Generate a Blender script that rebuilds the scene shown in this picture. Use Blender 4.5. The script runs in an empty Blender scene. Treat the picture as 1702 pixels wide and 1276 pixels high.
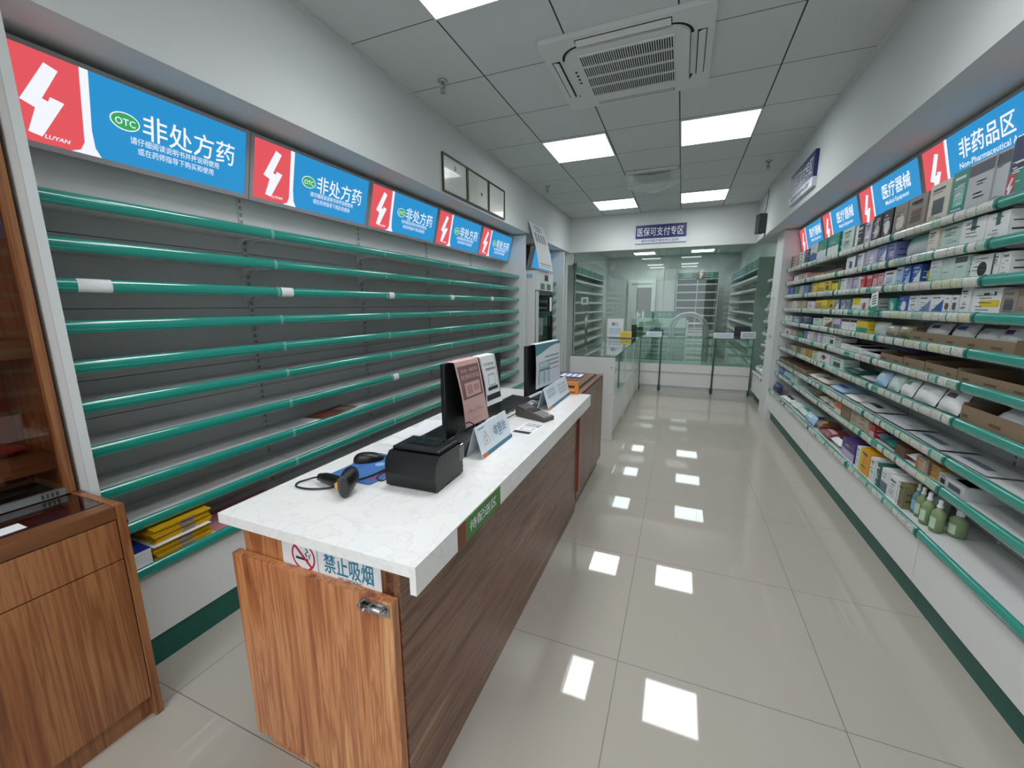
import bpy, bmesh, math, random
from mathutils import Vector, Matrix
random.seed(7)
SC = bpy.context.scene
COL = SC.collection

# ---------------------------------------------------------------- camera, world, exposure
F_PX = 679.8
YAW, PITCH, ROLL = -0.3873, -0.1888, -0.0043
cd = bpy.data.cameras.new('camera'); cd.sensor_fit = 'HORIZONTAL'; cd.sensor_width = 36.0
cd.lens = F_PX * 36.0 / 1702.0; cd.clip_start = 0.02; cd.clip_end = 100
cam = bpy.data.objects.new('camera', cd); COL.objects.link(cam)
_f = Vector((math.sin(YAW) * math.cos(PITCH), math.cos(YAW) * math.cos(PITCH), math.sin(PITCH)))
_r = Vector((math.cos(YAW), -math.sin(YAW), 0)); _u = _r.cross(_f)
_r2 = math.cos(ROLL) * _r + math.sin(ROLL) * _u; _u2 = -math.sin(ROLL) * _r + math.cos(ROLL) * _u
cam.matrix_world = Matrix(((_r2.x, _u2.x, -_f.x, 0), (_r2.y, _u2.y, -_f.y, 0), (_r2.z, _u2.z, -_f.z, 1.5), (0, 0, 0, 1)))
SC.camera = cam
W = bpy.data.worlds.new('sky'); SC.world = W; W.use_nodes = True
_bg = W.node_tree.nodes['Background']; _bg.inputs['Color'].default_value = (0.85, 0.93, 1.0, 1)
SKY = 2.0
_bg.inputs['Strength'].default_value = SKY
SC.view_settings.view_transform = 'Standard'; SC.view_settings.look = 'None'
SC.view_settings.gamma = 1.0; SC.view_settings.use_curve_mapping = False
SC.view_settings.exposure = 0.0
SC.cycles.max_bounces = 9; SC.cycles.diffuse_bounces = 4; SC.cycles.glossy_bounces = 4
SC.cycles.transparent_max_bounces = 16; SC.cycles.caustics_reflective = False; SC.cycles.caustics_refractive = False
PANEL_GLOW = 7.0
LAMP_W, LAMP_SPREAD = 7.0, 140
_pl = bpy.data.lights.new('entrance_portal', 'AREA'); _pl.shape = 'RECTANGLE'; _pl.size = 2.6; _pl.size_y = 2.4
_pl.cycles.is_portal = True
_po = bpy.data.objects.new('entrance_portal', _pl); COL.objects.link(_po)
_po.location = (-0.45, -2.02, 1.2); _po.rotation_euler = (math.radians(90), 0, math.radians(0))

# ---------------------------------------------------------------- materials
def lin(h):
    if isinstance(h, str):
        h = h.lstrip('#'); c = [int(h[i:i + 2], 16) / 255 for i in (0, 2, 4)]
    else: c = h
    return tuple((v / 12.92 if v <= .04045 else ((v + .055) / 1.055) ** 2.4) for v in c) + (1,)
MATS = {}
def new_mat(name):
    m = bpy.data.materials.new(name); m.use_nodes = True
    return m, m.node_tree.nodes, m.node_tree.links, m.node_tree.nodes['Principled BSDF']
def pm(name, hexc, rough=.5, metal=0.0, coat=0.0, emit=0.0, spec=.5, bump=0.0, bscale=200):
    if name in MATS: return MATS[name]
    m, N, L, b = new_mat(name)
    c = lin(hexc)
    b.inputs['Base Color'].default_value = c; b.inputs['Roughness'].default_value = rough
    b.inputs['Metallic'].default_value = metal; b.inputs['Coat Weight'].default_value = coat
    b.inputs['Specular IOR Level'].default_value = spec
    if emit:
        b.inputs['Emission Color'].default_value = c; b.inputs['Emission Strength'].default_value = emit
    # slight procedural unevenness so nothing is a flat swatch
    tc = N.new('ShaderNodeTexCoord'); nz = N.new('ShaderNodeTexNoise'); nz.inputs['Scale'].default_value = 6
    L.new(tc.outputs['Object'], nz.inputs['Vector'])
    mr = N.new('ShaderNodeMapRange'); mr.inputs['To Min'].default_value = max(rough - .05, 0.02); mr.inputs['To Max'].default_value = min(rough + .05, 1)
    L.new(nz.outputs['Fac'], mr.inputs['Value']); L.new(mr.outputs['Result'], b.inputs['Roughness'])
    if bump:
        n2 = N.new('ShaderNodeTexNoise'); n2.inputs['Scale'].default_value = bscale; n2.inputs['Detail'].default_value = 3
        L.new(tc.outputs['Object'], n2.inputs['Vector'])
        bp = N.new('ShaderNodeBump'); bp.inputs['Strength'].default_value = bump; bp.inputs['Distance'].default_value = .002
        L.new(n2.outputs['Fac'], bp.inputs['Height']); L.new(bp.outputs['Normal'], b.inputs['Normal'])
    MATS[name] = m
    return m
def glow(name, hexc, s=1.0):
    if name in MATS: return MATS[name]
    m, N, L, b = new_mat(name)
    b.inputs['Base Color'].default_value = (0.02, 0.02, 0.02, 1); b.inputs['Roughness'].default_value = .35
    b.inputs['Emission Color'].default_value = lin(hexc); b.inputs['Emission Strength'].default_value = s
    MATS[name] = m; return m
def glass(name, tint='#f1f8f5', refl=1.0):
    if name in MATS: return MATS[name]
    m, N, L, b = new_mat(name); N.remove(b)
    o = N['Material Output']; tr = N.new('ShaderNodeBsdfTransparent'); tr.inputs['Color'].default_value = lin(tint)
    gl = N.new('ShaderNodeBsdfGlossy'); gl.inputs['Roughness'].default_value = .015; gl.inputs['Color'].default_value = (refl, refl, refl, 1)
    fr = N.new('ShaderNodeLayerWeight'); fr.inputs['Blend'].default_value = .5
    pw = N.new('ShaderNodeMath'); pw.operation = 'POWER'; pw.inputs[1].default_value = 4.0; L.new(fr.outputs['Facing'], pw.inputs[0])
    ma = N.new('ShaderNodeMath'); ma.operation = 'MULTIPLY_ADD'; ma.inputs[1].default_value = .9; ma.inputs[2].default_value = .05; L.new(pw.outputs[0], ma.inputs[0])
    mx = N.new('ShaderNodeMixShader'); L.new(ma.outputs[0], mx.inputs[0]); L.new(tr.outputs[0], mx.inputs[1]); L.new(gl.outputs[0], mx.inputs[2])
    L.new(mx.outputs[0], o.inputs[0]); MATS[name] = m; return m
def wood(name, stops, axis, rough=.35, scale=1.0, coat=.15):
    """laminate with long streaks running along `axis`"""
    m, N, L, b = new_mat(name)
    tc = N.new('ShaderNodeTexCoord'); mp = N.new('ShaderNodeMapping')
    s = [9 * scale] * 3; s['xyz'.index(axis)] = .55 * scale
    mp.inputs['Scale'].default_value = s
    L.new(tc.outputs['Object'], mp.inputs['Vector'])
    n1 = N.new('ShaderNodeTexNoise'); n1.inputs['Scale'].default_value = 1.0; n1.inputs['Detail'].default_value = 6; n1.inputs['Roughness'].default_value = .62; n1.inputs['Distortion'].default_value = .9
    L.new(mp.outputs['Vector'], n1.inputs['Vector'])
    mp2 = N.new('ShaderNodeMapping'); s2 = [70 * scale] * 3; s2['xyz'.index(axis)] = 2.0 * scale; mp2.inputs['Scale'].default_value = s2
    L.new(tc.outputs['Object'], mp2.inputs['Vector'])
    n2 = N.new('ShaderNodeTexNoise'); n2.inputs['Scale'].default_value = 1.0; n2.inputs['Detail'].default_value = 3
    L.new(mp2.outputs['Vector'], n2.inputs['Vector'])
    mxx = N.new('ShaderNodeMath'); mxx.operation = 'MULTIPLY_ADD'; mxx.inputs[1].default_value = .26; 
    sb = N.new('ShaderNodeMath'); sb.operation = 'SUBTRACT'; sb.inputs[1].default_value = .13
    L.new(n2.outputs['Fac'], mxx.inputs[0]); L.new(n1.outputs['Fac'], mxx.inputs[2]); L.new(mxx.outputs[0], sb.inputs[0])
    r = N.new('ShaderNodeValToRGB'); e = r.color_ramp.elements
    e[0].position, e[0].color = stops[0][0], lin(stops[0][1]); e[1].position, e[1].color = stops[-1][0], lin(stops[-1][1])
    for p, c in stops[1:-1]:
        q = e.new(p); q.color = lin(c)
    L.new(sb.outputs[0], r.inputs['Fac']); L.new(r.outputs['Color'], b.inputs['Base Color'])
    b.inputs['Roughness'].default_value = rough; b.inputs['Coat Weight'].default_value = coat; b.inputs['Coat Roughness'].default_value = .25
    MATS[name] = m; return m
def grid_mat(name, base, line, x0, y0, px, py, wx, wy, rough, cmix=.04, coat=0.0, lr=.6, nscale=1.2):
    """flat boards or tiles with joints every px, py metres (object = world coordinates)"""
    m, N, L, b = new_mat(name)
    tc = N.new('ShaderNodeTexCoord'); sp = N.new('ShaderNodeSeparateXYZ'); L.new(tc.outputs['Object'], sp.inputs[0])
    masks = []
    for ax, o, p, w in ((0, x0, px, wx), (1, y0, py, wy)):
        a = N.new('ShaderNodeMath'); a.operation = 'SUBTRACT'; a.inputs[1].default_value = o - w / 2; L.new(sp.outputs[ax], a.inputs[0])
        d = N.new('ShaderNodeMath'); d.operation = 'DIVIDE'; d.inputs[1].default_value = p; L.new(a.outputs[0], d.inputs[0])
        fr = N.new('ShaderNodeMath'); fr.operation = 'FRACT'; L.new(d.outputs[0], fr.inputs[0])
        lt = N.new('ShaderNodeMath'); lt.operation = 'LESS_THAN'; lt.inputs[1].default_value = w / p; L.new(fr.outputs[0], lt.inputs[0])
        masks.append(lt)
    mxm = N.new('ShaderNodeMath'); mxm.operation = 'MAXIMUM'; L.new(masks[0].outputs[0], mxm.inputs[0]); L.new(masks[1].outputs[0], mxm.inputs[1])
    nz = N.new('ShaderNodeTexNoise'); nz.inputs['Scale'].default_value = nscale; nz.inputs['Detail'].default_value = 5; L.new(tc.outputs['Object'], nz.inputs['Vector'])
    hs = N.new('ShaderNodeMix'); hs.data_type = 'RGBA'; c = lin(base)
    hs.inputs['A'].default_value = tuple(v * (1 - cmix) for v in c[:3]) + (1,); hs.inputs['B'].default_value = tuple(min(v * (1 + cmix), 1) for v in c[:3]) + (1,)
    L.new(nz.outputs['Fac'], hs.inputs['Factor'])
    mc = N.new('ShaderNodeMix'); mc.data_type = 'RGBA'; L.new(mxm.outputs[0], mc.inputs['Factor']); L.new(hs.outputs['Result'], mc.inputs['A']); mc.inputs['B'].default_value = lin(line)
    L.new(mc.outputs['Result'], b.inputs['Base Color'])
    rr = N.new('ShaderNodeMath'); rr.operation = 'MULTIPLY_ADD'; rr.inputs[1].default_value = lr - rough; rr.inputs[2].default_value = rough; L.new(mxm.outputs[0], rr.inputs[0])
    L.new(rr.outputs[0], b.inputs['Roughness']); b.inputs['Coat Weight'].default_value = coat; b.inputs['Coat Roughness'].default_value = .02
    MATS[name] = m; return m

M_WALL = pm('white_paint', '#cfd2d0', .75, bump=.15, bscale=60)
M_FLOOR = grid_mat('polished_porcelain', '#aca69c', '#67625b', -.152, 2.3624, .8, .8, .0032, .0032, .03, .025, 0, .3)
M_CEIL = grid_mat('ceiling_tile', '#cdd1d1', '#3a3d3f', -1.3144, 2.1618, .6, .6, .009, .006, .8, .02, 0, .9, 8)
M_WHITE = pm('white_laminate', '#dfe0de', .4)
M_WMET = pm('white_metal', '#cfd2d1', .38)
M_DECK = pm('grey_shelf_steel', '#cfd1cf', .42)
M_BACK = pm('grey_back_panel', '#c6c9c7', .55)
M_SLOT = pm('dark_slot', '#141616', .8)
M_TEAL = pm('teal_rail_plastic', '#239283', .14, coat=.8)
M_TEALK = pm('dark_teal_kick', '#12594d', .4)
M_BLACK = pm('black_plastic', '#0c0d0e', .38)
M_BLACKG = pm('glossy_black', '#08090a', .12, coat=.4)
M_DGREY = pm('dark_grey_plastic', '#3a3b3d', .45)
M_CHROME = pm('brushed_steel', '#b8babb', .25, metal=1.0)
M_ALU = pm('aluminium', '#a9adae', .4, metal=.8)
M_PAPER = pm('white_paper', '#e6e8ea', .7)
M_INK = pm('dark_ink', '#26292c', .7)
M_GLASS = glass('clear_glass'); M_GLASSG = glass('green_glass', '#e3f0ea'); M_GLASSD = glass('shop_glass', '#eaf4f0')
M_GEDGE = pm('green_glass_edge', '#16483f', .2)
M_WOODO = wood('orange_walnut', [(.3, '#7b452b'), (.41, '#ad6a41'), (.49, '#c98d5d'), (.55, '#a6643f'), (.68, '#dca873')], 'z', .38, 1.35)
M_WOODB = wood('brown_walnut', [(.3, '#4c2816'), (.42, '#84502f'), (.5, '#9c6a42'), (.57, '#7c4a2b'), (.7, '#ae7b50')], 'z', .38, 1.0)
M_WOODD = wood('dark_walnut', [(.3, '#462a1e'), (.43, '#6e4834'), (.5, '#8b624a'), (.56, '#684637'), (.7, '#a0785e')], 'y', .34, 1.6, .25)
M_WOODV = wood('grey_walnut', [(.25, '#4a342a'), (.45, '#6b4d3d'), (.58, '#7f6150'), (.75, '#937464')], 'z', .36, 1.0, .2)
M_WOODR = wood('mahogany', [(.25, '#74240f'), (.5, '#97391d'), (.75, '#a74c2a')], 'z', .3)
M_WOODH = wood('brown_walnut_board', [(.25, '#4a2a14'), (.5, '#74492a'), (.75, '#8c6138')], 'y', .4)
M_RED = glow('sign_red', '#e3525a'); M_BLUE = glow('sign_blue', '#1c8fcd'); M_SWHITE = glow('sign_white', '#f2f5ff', 1.0)
M_GREEN = glow('sign_green', '#2aa55c')
M_LED = glow('led_diffuser', '#f6faff', PANEL_GLOW)

def quartz():
    m, N, L, b = new_mat('white_quartz')
    tc = N.new('ShaderNodeTexCoord'); n = N.new('ShaderNodeTexNoise'); n.inputs['Scale'].default_value = 9; n.inputs['Detail'].default_value = 9; n.inputs['Distortion'].default_value = 1.2
    L.new(tc.outputs['Object'], n.inputs['Vector']); r = N.new('ShaderNodeValToRGB'); e = r.color_ramp.elements
    e[0].position, e[0].color = .47, lin('#ebebe8'); e[1].position, e[1].color = .53, lin('#e9e9e7'); q = e.new(.5); q.color = lin('#e1e1e0')
    L.new(n.outputs['Fac'], r.inputs['Fac']); L.new(r.outputs['Color'], b.inputs['Base Color']); b.inputs['Roughness'].default_value = .16
    return m
M_QUARTZ = quartz()
def label_mat(name, base, ink):
    """printed price slip: rows of tiny print"""
    m, N, L, b = new_mat(name)
    tc = N.new('ShaderNodeTexCoord'); mp = N.new('ShaderNodeMapping'); mp.inputs['Scale'].default_value = (1, 70, 330)
    L.new(tc.outputs['Object'], mp.inputs['Vector']); n = N.new('ShaderNodeTexNoise'); n.inputs['Scale'].default_value = 1.0; n.inputs['Detail'].default_value = 1
    L.new(mp.outputs['Vector'], n.inputs['Vector']); r = N.new('ShaderNodeValToRGB'); r.color_ramp.interpolation = 'CONSTANT'; e = r.color_ramp.elements
    e[0].position, e[0].color = 0, lin(ink); e[1].position, e[1].color = .4, lin(base)
    L.new(n.outputs['Fac'], r.inputs['Fac']); L.new(r.outputs['Color'], b.inputs['Base Color']); b.inputs['Roughness'].default_value = .25
    b.inputs['Coat Weight'].default_value = .5; return m
M_TAGS = [label_mat('price_slip_white', '#d3d6cd', '#a5aa9d'), label_mat('price_slip_cream', '#cdd0b3', '#a2a888'), label_mat('price_slip_green', '#a9c2b2', '#7fa593'), label_mat('price_slip_pink', '#d2cec8', '#ada19b')]

PAL = dict(navy='#1b2350', teal='#1e8a78', lgrey='#b9bcbf', dgrey='#4b4f57', lteal='#7fc0b4', cream='#d9d3c3', taupe='#8d8379', brown='#6d4a36', black='#17181b', white='#dcdedd', lilac='#b8aec4', mint='#bcd0c6',
    blue='#2a55a4', beige='#b9a68e', dteal='#1d5c52', silver='#b4b9bd', periw='#7480b4', purple='#4b2f77', olive='#727049', ochre='#b58a3c', red='#b23a3f', pink='#cf9fa6', lime='#a9ad2d', pblue='#9fbfda', green='#4e8f5c', yellow='#d8bf2c',
    slate='#5f7283', card='#84705a', orange='#cc6b35', maroon='#7d2f3e', amber='#dc9c16')
def pal(n): return pm('pack_' + n, PAL[n], .38)

# ---------------------------------------------------------------- mesh builder
class MB:
    def __init__(s): s.bm = bmesh.new(); s.mats = []
    def mi(s, m):
        if m not in s.mats: s.mats.append(m)
        return s.mats.index(m)
    def faces(s, vs, fs, m, smooth=False):
        i = s.mi(m); v = [s.bm.verts.new(p) for p in vs]
        for f in fs:
            try:
                q = s.bm.faces.new([v[k] for k in f]); q.material_index = i; q.smooth = smooth
            except ValueError: pass
        return v
    def box(s, x0, x1, y0, y1, z0, z1, m, bev=0.0, mat=None):
        if x0 > x1: x0, x1 = x1, x0
        if y0 > y1: y0, y1 = y1, y0
        if z0 > z1: z0, z1 = z1, z0
        P = [(x0, y0, z0), (x1, y0, z0), (x1, y1, z0), (x0, y1, z0), (x0, y0, z1), (x1, y0, z1), (x1, y1, z1), (x0, y1, z1)]
        if mat: P = [tuple(mat @ Vector(p)) for p in P]
        v = s.faces(P, [(3, 2, 1, 0), (4, 5, 6, 7), (0, 1, 5, 4), (1, 2, 6, 5), (2, 3, 7, 6), (3, 0, 4, 7)], m)
        if bev:
            es = set(e for q in v for e in q.link_edges)
            bmesh.ops.bevel(s.bm, geom=list(es), offset=bev, segments=2, affect='EDGES', profile=.5)
        return s
    def prism(s, prof, fn, a, b, m, smooth=False, caps=True):
        """profile of (p, q) swept from a to b; fn(p, q, t) gives the point"""
        n = len(prof); vs = [fn(p, q, a) for p, q in prof] + [fn(p, q, b) for p, q in prof]
        fs = [(i, (i + 1) % n, n + (i + 1) % n, n + i) for i in range(n)]
        v = s.faces(vs, fs, m, smooth)
        if caps: s.faces(vs[:n], [tuple(range(n))], m); s.faces(vs[n:], [tuple(range(n))], m)
        return s
    def strip(s, prof, fn, a, b, m, smooth=True):
        n = len(prof); vs = [fn(p, q, a) for p, q in prof] + [fn(p, q, b) for p, q in prof]
        s.faces(vs, [(i, i + 1, n + i + 1, n + i) for i in range(n - 1)], m, smooth); return s
    def tube(s, pts, r, m, seg=8, rr=None):
        pts = [Vector(p) for p in pts]
        if rr is None and 4 <= len(pts) < 14:      # round off the bends
            q = []
            for k in range(len(pts) - 1):
                a, b, c, d = pts[max(k - 1, 0)], pts[k], pts[k + 1], pts[min(k + 2, len(pts) - 1)]
                for i in range(5):
                    t = i / 5; q.append(.5 * ((2 * b) + (c - a) * t + (2 * a - 5 * b + 4 * c - d) * t * t + (3 * b - a - 3 * c + d) * t ** 3))
            pts = q + [pts[-1]]
        rings = []; i = s.mi(m)
        for k, p in enumerate(pts):
            t = (pts[min(k + 1, len(pts) - 1)] - pts[max(k - 1, 0)]).normalized()
            a = t.orthogonal().normalized() if k == 0 else (rings[-1][1] - t * rings[-1][1].dot(t)).normalized()
            b = t.cross(a); rad = rr[k] if rr else r
            rings.append(([s.bm.verts.new(p + (a * math.cos(2 * math.pi * j / seg) + b * math.sin(2 * math.pi * j / seg)) * rad) for j in range(seg)], a))
        for k in range(len(rings) - 1):
            A, B = rings[k][0], rings[k + 1][0]
            for j in range(seg):
                f = s.bm.faces.new((A[j], A[(j + 1) % seg], B[(j + 1) % seg], B[j])); f.smooth = True; f.material_index = i
        for R in (rings[0][0][::-1], rings[-1][0]):
            f = s.bm.faces.new(R); f.material_index = i
        return s
    def lathe(s, prof, c, m, seg=16, axis='z'):
        i = s.mi(m); rings = []
        for r, h in prof:
            ring = []
            for j in range(seg):
                a = 2 * math.pi * j / seg; p = (r * math.cos(a), r * math.sin(a), h)
                if axis == 'x': p = (p[2], p[0], p[1])
                if axis == 'y': p = (p[1], p[2], p[0])
                ring.append(s.bm.verts.new((c[0] + p[0], c[1] + p[1], c[2] + p[2])))
            rings.append(ring)
        for A, B in zip(rings, rings[1:]):
            for j in range(seg):
                f = s.bm.faces.new((A[j], A[(j + 1) % seg], B[(j + 1) % seg], B[j])); f.smooth = True; f.material_index = i
        for R in (rings[0][::-1], rings[-1]):
            f = s.bm.faces.new(R); f.material_index = i
        return s
    def grid(s, nu, nv, fn, m, smooth=True, pick=None):
        vs = [[s.bm.verts.new(fn(a / nu, b / nv)) for b in range(nv + 1)] for a in range(nu + 1)]
        i = s.mi(m)
        for a in range(nu):
            for b in range(nv):
                f = s.bm.faces.new((vs[a][b], vs[a + 1][b], vs[a + 1][b + 1], vs[a][b + 1])); f.smooth = smooth
                k = pick((a + .5) / nu, (b + .5) / nv) if pick else None
                f.material_index = s.mi(k) if k else i
        return s
    def poly(s, pts, O, R, U, m, lift=0.0):
        """flat shape of (r, u) points drawn on the plane O + r*R + u*U"""
        n = R.cross(U).normalized() * lift
        s.faces([tuple(O + R * a + U * b + n) for a, b in pts], [tuple(range(len(pts)))], m); return s
    def rect(s, r0, r1, u0, u1, O, R, U, m, lift=0.0): return s.poly([(r0, u0), (r1, u0), (r1, u1), (r0, u1)], O, R, U, m, lift)
    def text(s, body, r0, u0, h, O, R, U, m, lift=.001, width=None, bold=0.0, shear=0.0):
        V, Fc, x0, x1 = glyphs(body, bold); k = h / .80; n = R.cross(U).normalized() * lift
        kx = width / (x1 - x0) if width else k
        s.faces([tuple(O + R * (r0 + (x - x0) * kx + y * k * shear) + U * (u0 + y * k) + n) for x, y in V], Fc, m); return s
    def build(s, name, parent=None, world=True, loc=None, recalc=True):
        if recalc and s.bm.faces: pass
        me = bpy.data.meshes.new(name)
        off = Vector((0, 0, 0))
        if parent is not None and world:
            q = parent
            while q.parent: q = q.parent
            off = Vector(q.location)
        elif parent is None and loc is not None: off = Vector(loc)
        if off.length: bmesh.ops.translate(s.bm, verts=s.bm.verts[:], vec=-off)
        s.bm.to_mesh(me); s.bm.free()
        for m in s.mats: me.materials.append(m)
        o = bpy.data.objects.new(name, me); COL.objects.link(o)
        if parent is not None: o.parent = parent
        elif loc is not None: o.location = loc
        return o
_G = {}
def glyphs(body, bold):
    k = (body, bold)
    if k not in _G:
        c = bpy.data.curves.new('t', 'FONT'); c.body = body; c.size = 1; c.offset = bold; c.resolution_u = 2
        o = bpy.data.objects.new('t', c); COL.objects.link(o); bpy.context.view_layer.update()
        me = bpy.data.meshes.new_from_object(o.evaluated_get(bpy.context.evaluated_depsgraph_get()))
        V = [(v.co.x, v.co.y) for v in me.vertices]; Fc = [tuple(p.vertices) for p in me.polygons]
        xs = [v[0] for v in V]
        _G[k] = (V, Fc, min(xs), max(xs))
        bpy.data.objects.remove(o); bpy.data.curves.remove(c); bpy.data.meshes.remove(me)
    return _G[k]
def tag(o, label, cat, group=None):
    o['label'] = label; o['category'] = cat
    if group: o['group'] = group
    return o
def thing(name, label, cat, loc=(0, 0, 0), group=None):
    o = bpy.data.objects.new(name, None); COL.objects.link(o); o.location = loc; o.empty_display_size = .05
    return tag(o, label, cat, group)
def struct(name, mb, loc=None):
    o = mb.build(name, loc=loc); o['kind'] = 'structure'; return o
def copy_tree(o, parent=None):
    c = o.copy(); COL.objects.link(c)
    if parent: c.parent = parent
    for ch in list(o.children): copy_tree(ch, c)
    return c
ORD = 'first second third fourth fifth sixth seventh eighth ninth tenth eleventh twelfth thirteenth fourteenth fifteenth sixteenth seventeenth eighteenth nineteenth twentieth'.split()
ORD += ['twenty-' + w for w in ORD[:9]] + ['thirtieth']
X, Y, Z = Vector((1, 0, 0)), Vector((0, 1, 0)), Vector((0, 0, 1))
# ================================================================= THE SETTING
XL, XR = -1.9, .984          # faces of the two side bulkheads
ZS, ZC = 2.42, 3.0           # soffit and ceiling heights
YE = 7.42                    # face of the far header
m = MB(); m.box(-2.9, 2.2, -6, 14.2, -.1, 0, M_FLOOR); struct('floor', m)
m = MB(); m.box(-2.9, 2.2, -2.3, 14.2, 3.0, 3.06, M_CEIL); struct('ceiling', m)
m = MB(); m.box(-2.42, -2.32, -2.2, 14.1, 0, 3.0, M_WALL); struct('wall_left', m)
m = MB(); m.box(1.5, 1.6, -2.2, 14.1, 0, 3.0, M_WALL); struct('wall_right', m)
m = MB(); m.box(-2.32, 1.5, 14.0, 14.1, 0, 3.0, M_WALL); struct('wall_back', m)
m = MB(); m.box(-2.32, 1.5, -2.2, -2.1, 2.5, 3.0, M_WALL); m.box(-2.32, -1.75, -2.2, -2.1, 0, 2.5, M_WALL); m.box(.85, 1.5, -2.2, -2.1, 0, 2.5, M_WALL); struct('wall_front', m)
m = MB(); m.box(-2.318, XL, -2.1, YE + .12, ZS, 2.999, M_WALL); struct('trim_1', m)
m = MB(); m.box(XR, 1.498, -2.1, YE + .12, ZS, 2.999, M_WALL); struct('trim_2', m)
m = MB(); m.box(XL, XR, YE, YE + .12, ZS, 2.999, M_WALL); struct('trim_3', m)
m = MB(); m.box(1.13, 1.498, 6.24, 6.62, 0, ZS, M_WALL); struct('trim_4', m)     # white boxed pillar on the right
m = MB(); m.box(-2.318, -1.96, 7.37, 7.52, 0, ZS, M_WALL); struct('trim_5', m)
# angle trim where walls meet the ceiling
m = MB(); m.box(XL, XL + .018, -2.1, YE, 2.985, 2.999, M_WMET); struct('trim_6', m)
m = MB(); m.box(XR - .018, XR, -2.1, YE, 2.985, 2.999, M_WMET); struct('trim_7', m)

# glass partition and swing door to the dispensary
YG = 8.15
for k, (a, b) in enumerate(((-1.195, -.33), (-.325, .53), (.535, 1.5))):
    m = MB(); m.box(a, b, YG, YG + .012, .0, 2.99, M_GLASSD); o = struct('window_%d' % (k + 1), m)
    m = MB(); m.box(a, a + .006, YG - .001, YG + .013, 0, 2.99, M_GEDGE if k == 9 else pm('clear_edge', '#9fb9ae', .2)); m.build('glass_joint', o)
m = MB(); m.box(-1.99, -1.2, YG, YG + .012, .02, 2.3, M_GLASSD); d = struct('door_1', m)
m = MB(); m.box(-2.0, -1.99, YG - .002, YG + .014, .02, 2.6, M_GEDGE); m.build('door_edge', d)
m = MB(); m.box(-2.0, -1.2, YG, YG + .012, 2.31, 2.99, M_GLASSD); m.build('transom_pane', d)
for zz in (2.2, .12):
    m = MB(); m.box(-2.03, -1.93, YG - .02, YG + .03, zz, zz + .11, M_CHROME, .004); m.build('hinge_clamp', d)
for yy in (YG - .06, YG + .07):
    m = MB(); m.tube([(-1.73, yy, .76), (-1.73, yy, 1.36)], .014, M_CHROME); m.tube([(-1.73, yy, .86), (-1.73, YG, .86)], .009, M_CHROME); m.tube([(-1.73, yy, 1.26), (-1.73, YG, 1.26)], .009, M_CHROME); m.build('pull_handle', d)
m = MB(); m.box(-1.84, -1.7, YG - .004, YG, 1.52, 1.66, M_PAPER); m.rect(.03, .11, .03, .11, Vector((-1.84, YG - .004, 1.52)), X, Z, pm('notice_green', '#7fa394', .6), .001); m.build('door_notice', d)
# doorway at the back of the dispensary
m = MB()
m.box(-1.62, -1.5, 13.9, 13.99, 0, 2.1795, M_WHITE); m.box(-.9, -.78, 13.9, 13.99, 0, 2.1795, M_WHITE); m.box(-1.62, -.78, 13.9, 13.99, 2.18, 2.3, M_WHITE)
dd = struct('door_2', m)
m = MB(); m.box(-1.34, -.9, 13.93, 13.985, .01, 2.05, pm('grey_door', '#6d6a69', .5)); m.box(-1.5, -1.34, 13.94, 13.985, .01, 2.18, M_WHITE); m.box(-1.34, -.9, 13.94, 13.985, 2.05, 2.18, M_WHITE); m.build('door_leaf', dd)

# ================================================================= CEILING FITTINGS
def ceiling_light(cx, cy, label, group=None):
    t = thing('ceiling_light', label, 'ceiling light', (cx, cy, 2.985), group)
    m = MB(); w = .297
    for a in ((-w, w, -w, -w + .012), (-w, w, w - .012, w), (-w, -w + .012, -w + .012, w - .012), (w - .012, w, -w + .012, w - .012)):
        m.box(cx + a[0], cx + a[1], cy + a[2], cy + a[3], 2.985, 2.999, M_WMET)
    m.build('frame', t)
    m = MB(); m.box(cx - w + .012, cx + w - .012, cy - w + .012, cy + w - .012, 2.988, 2.999, M_LED); m.build('diffuser', t)
    ld = bpy.data.lights.new('lamp', 'AREA'); ld.shape = 'SQUARE'; ld.size = .56; ld.energy = LAMP_W; ld.spread = math.radians(LAMP_SPREAD); ld.color = (.98, .99, 1.0)
    lo = bpy.data.objects.new('lamp', ld); COL.objects.link(lo); lo.parent = t; lo.location = (0, 0, -.002)
    return t
for cy, who in ((4.262, 'second'), (6.662, 'far'), (1.862, 'nearest'), (-.54, 'entrance'), (-1.74, 'door')):  # door row is added out of view to brighten the counter end
    for cx, side in ((-1.0144, 'left'), (.1856, 'right')):
        lab = {'second': 'bright %s ceiling light panel just beyond the air conditioner', 'far': 'small bright %s ceiling light panel near the navy end wall sign',
               'nearest': 'nearest %s ceiling light panel, before the air conditioner at the top edge', 'door': '%s added light panel just inside the entrance, unseen, to brighten the counter end', 'entrance': '%s ceiling light panel over the entrance behind the viewer'}[who] % side
        ceiling_light(cx, cy, lab)
for cy, w_ in ((9.1, 'first'), (11.05, 'middle'), (13.05, 'last')):
    for cx, side in ((-1.1, 'left'), (.45, 'right')): ceiling_light(cx, cy, 'light panel behind the glass partition, %s row on the %s' % (w_, side))

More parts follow.
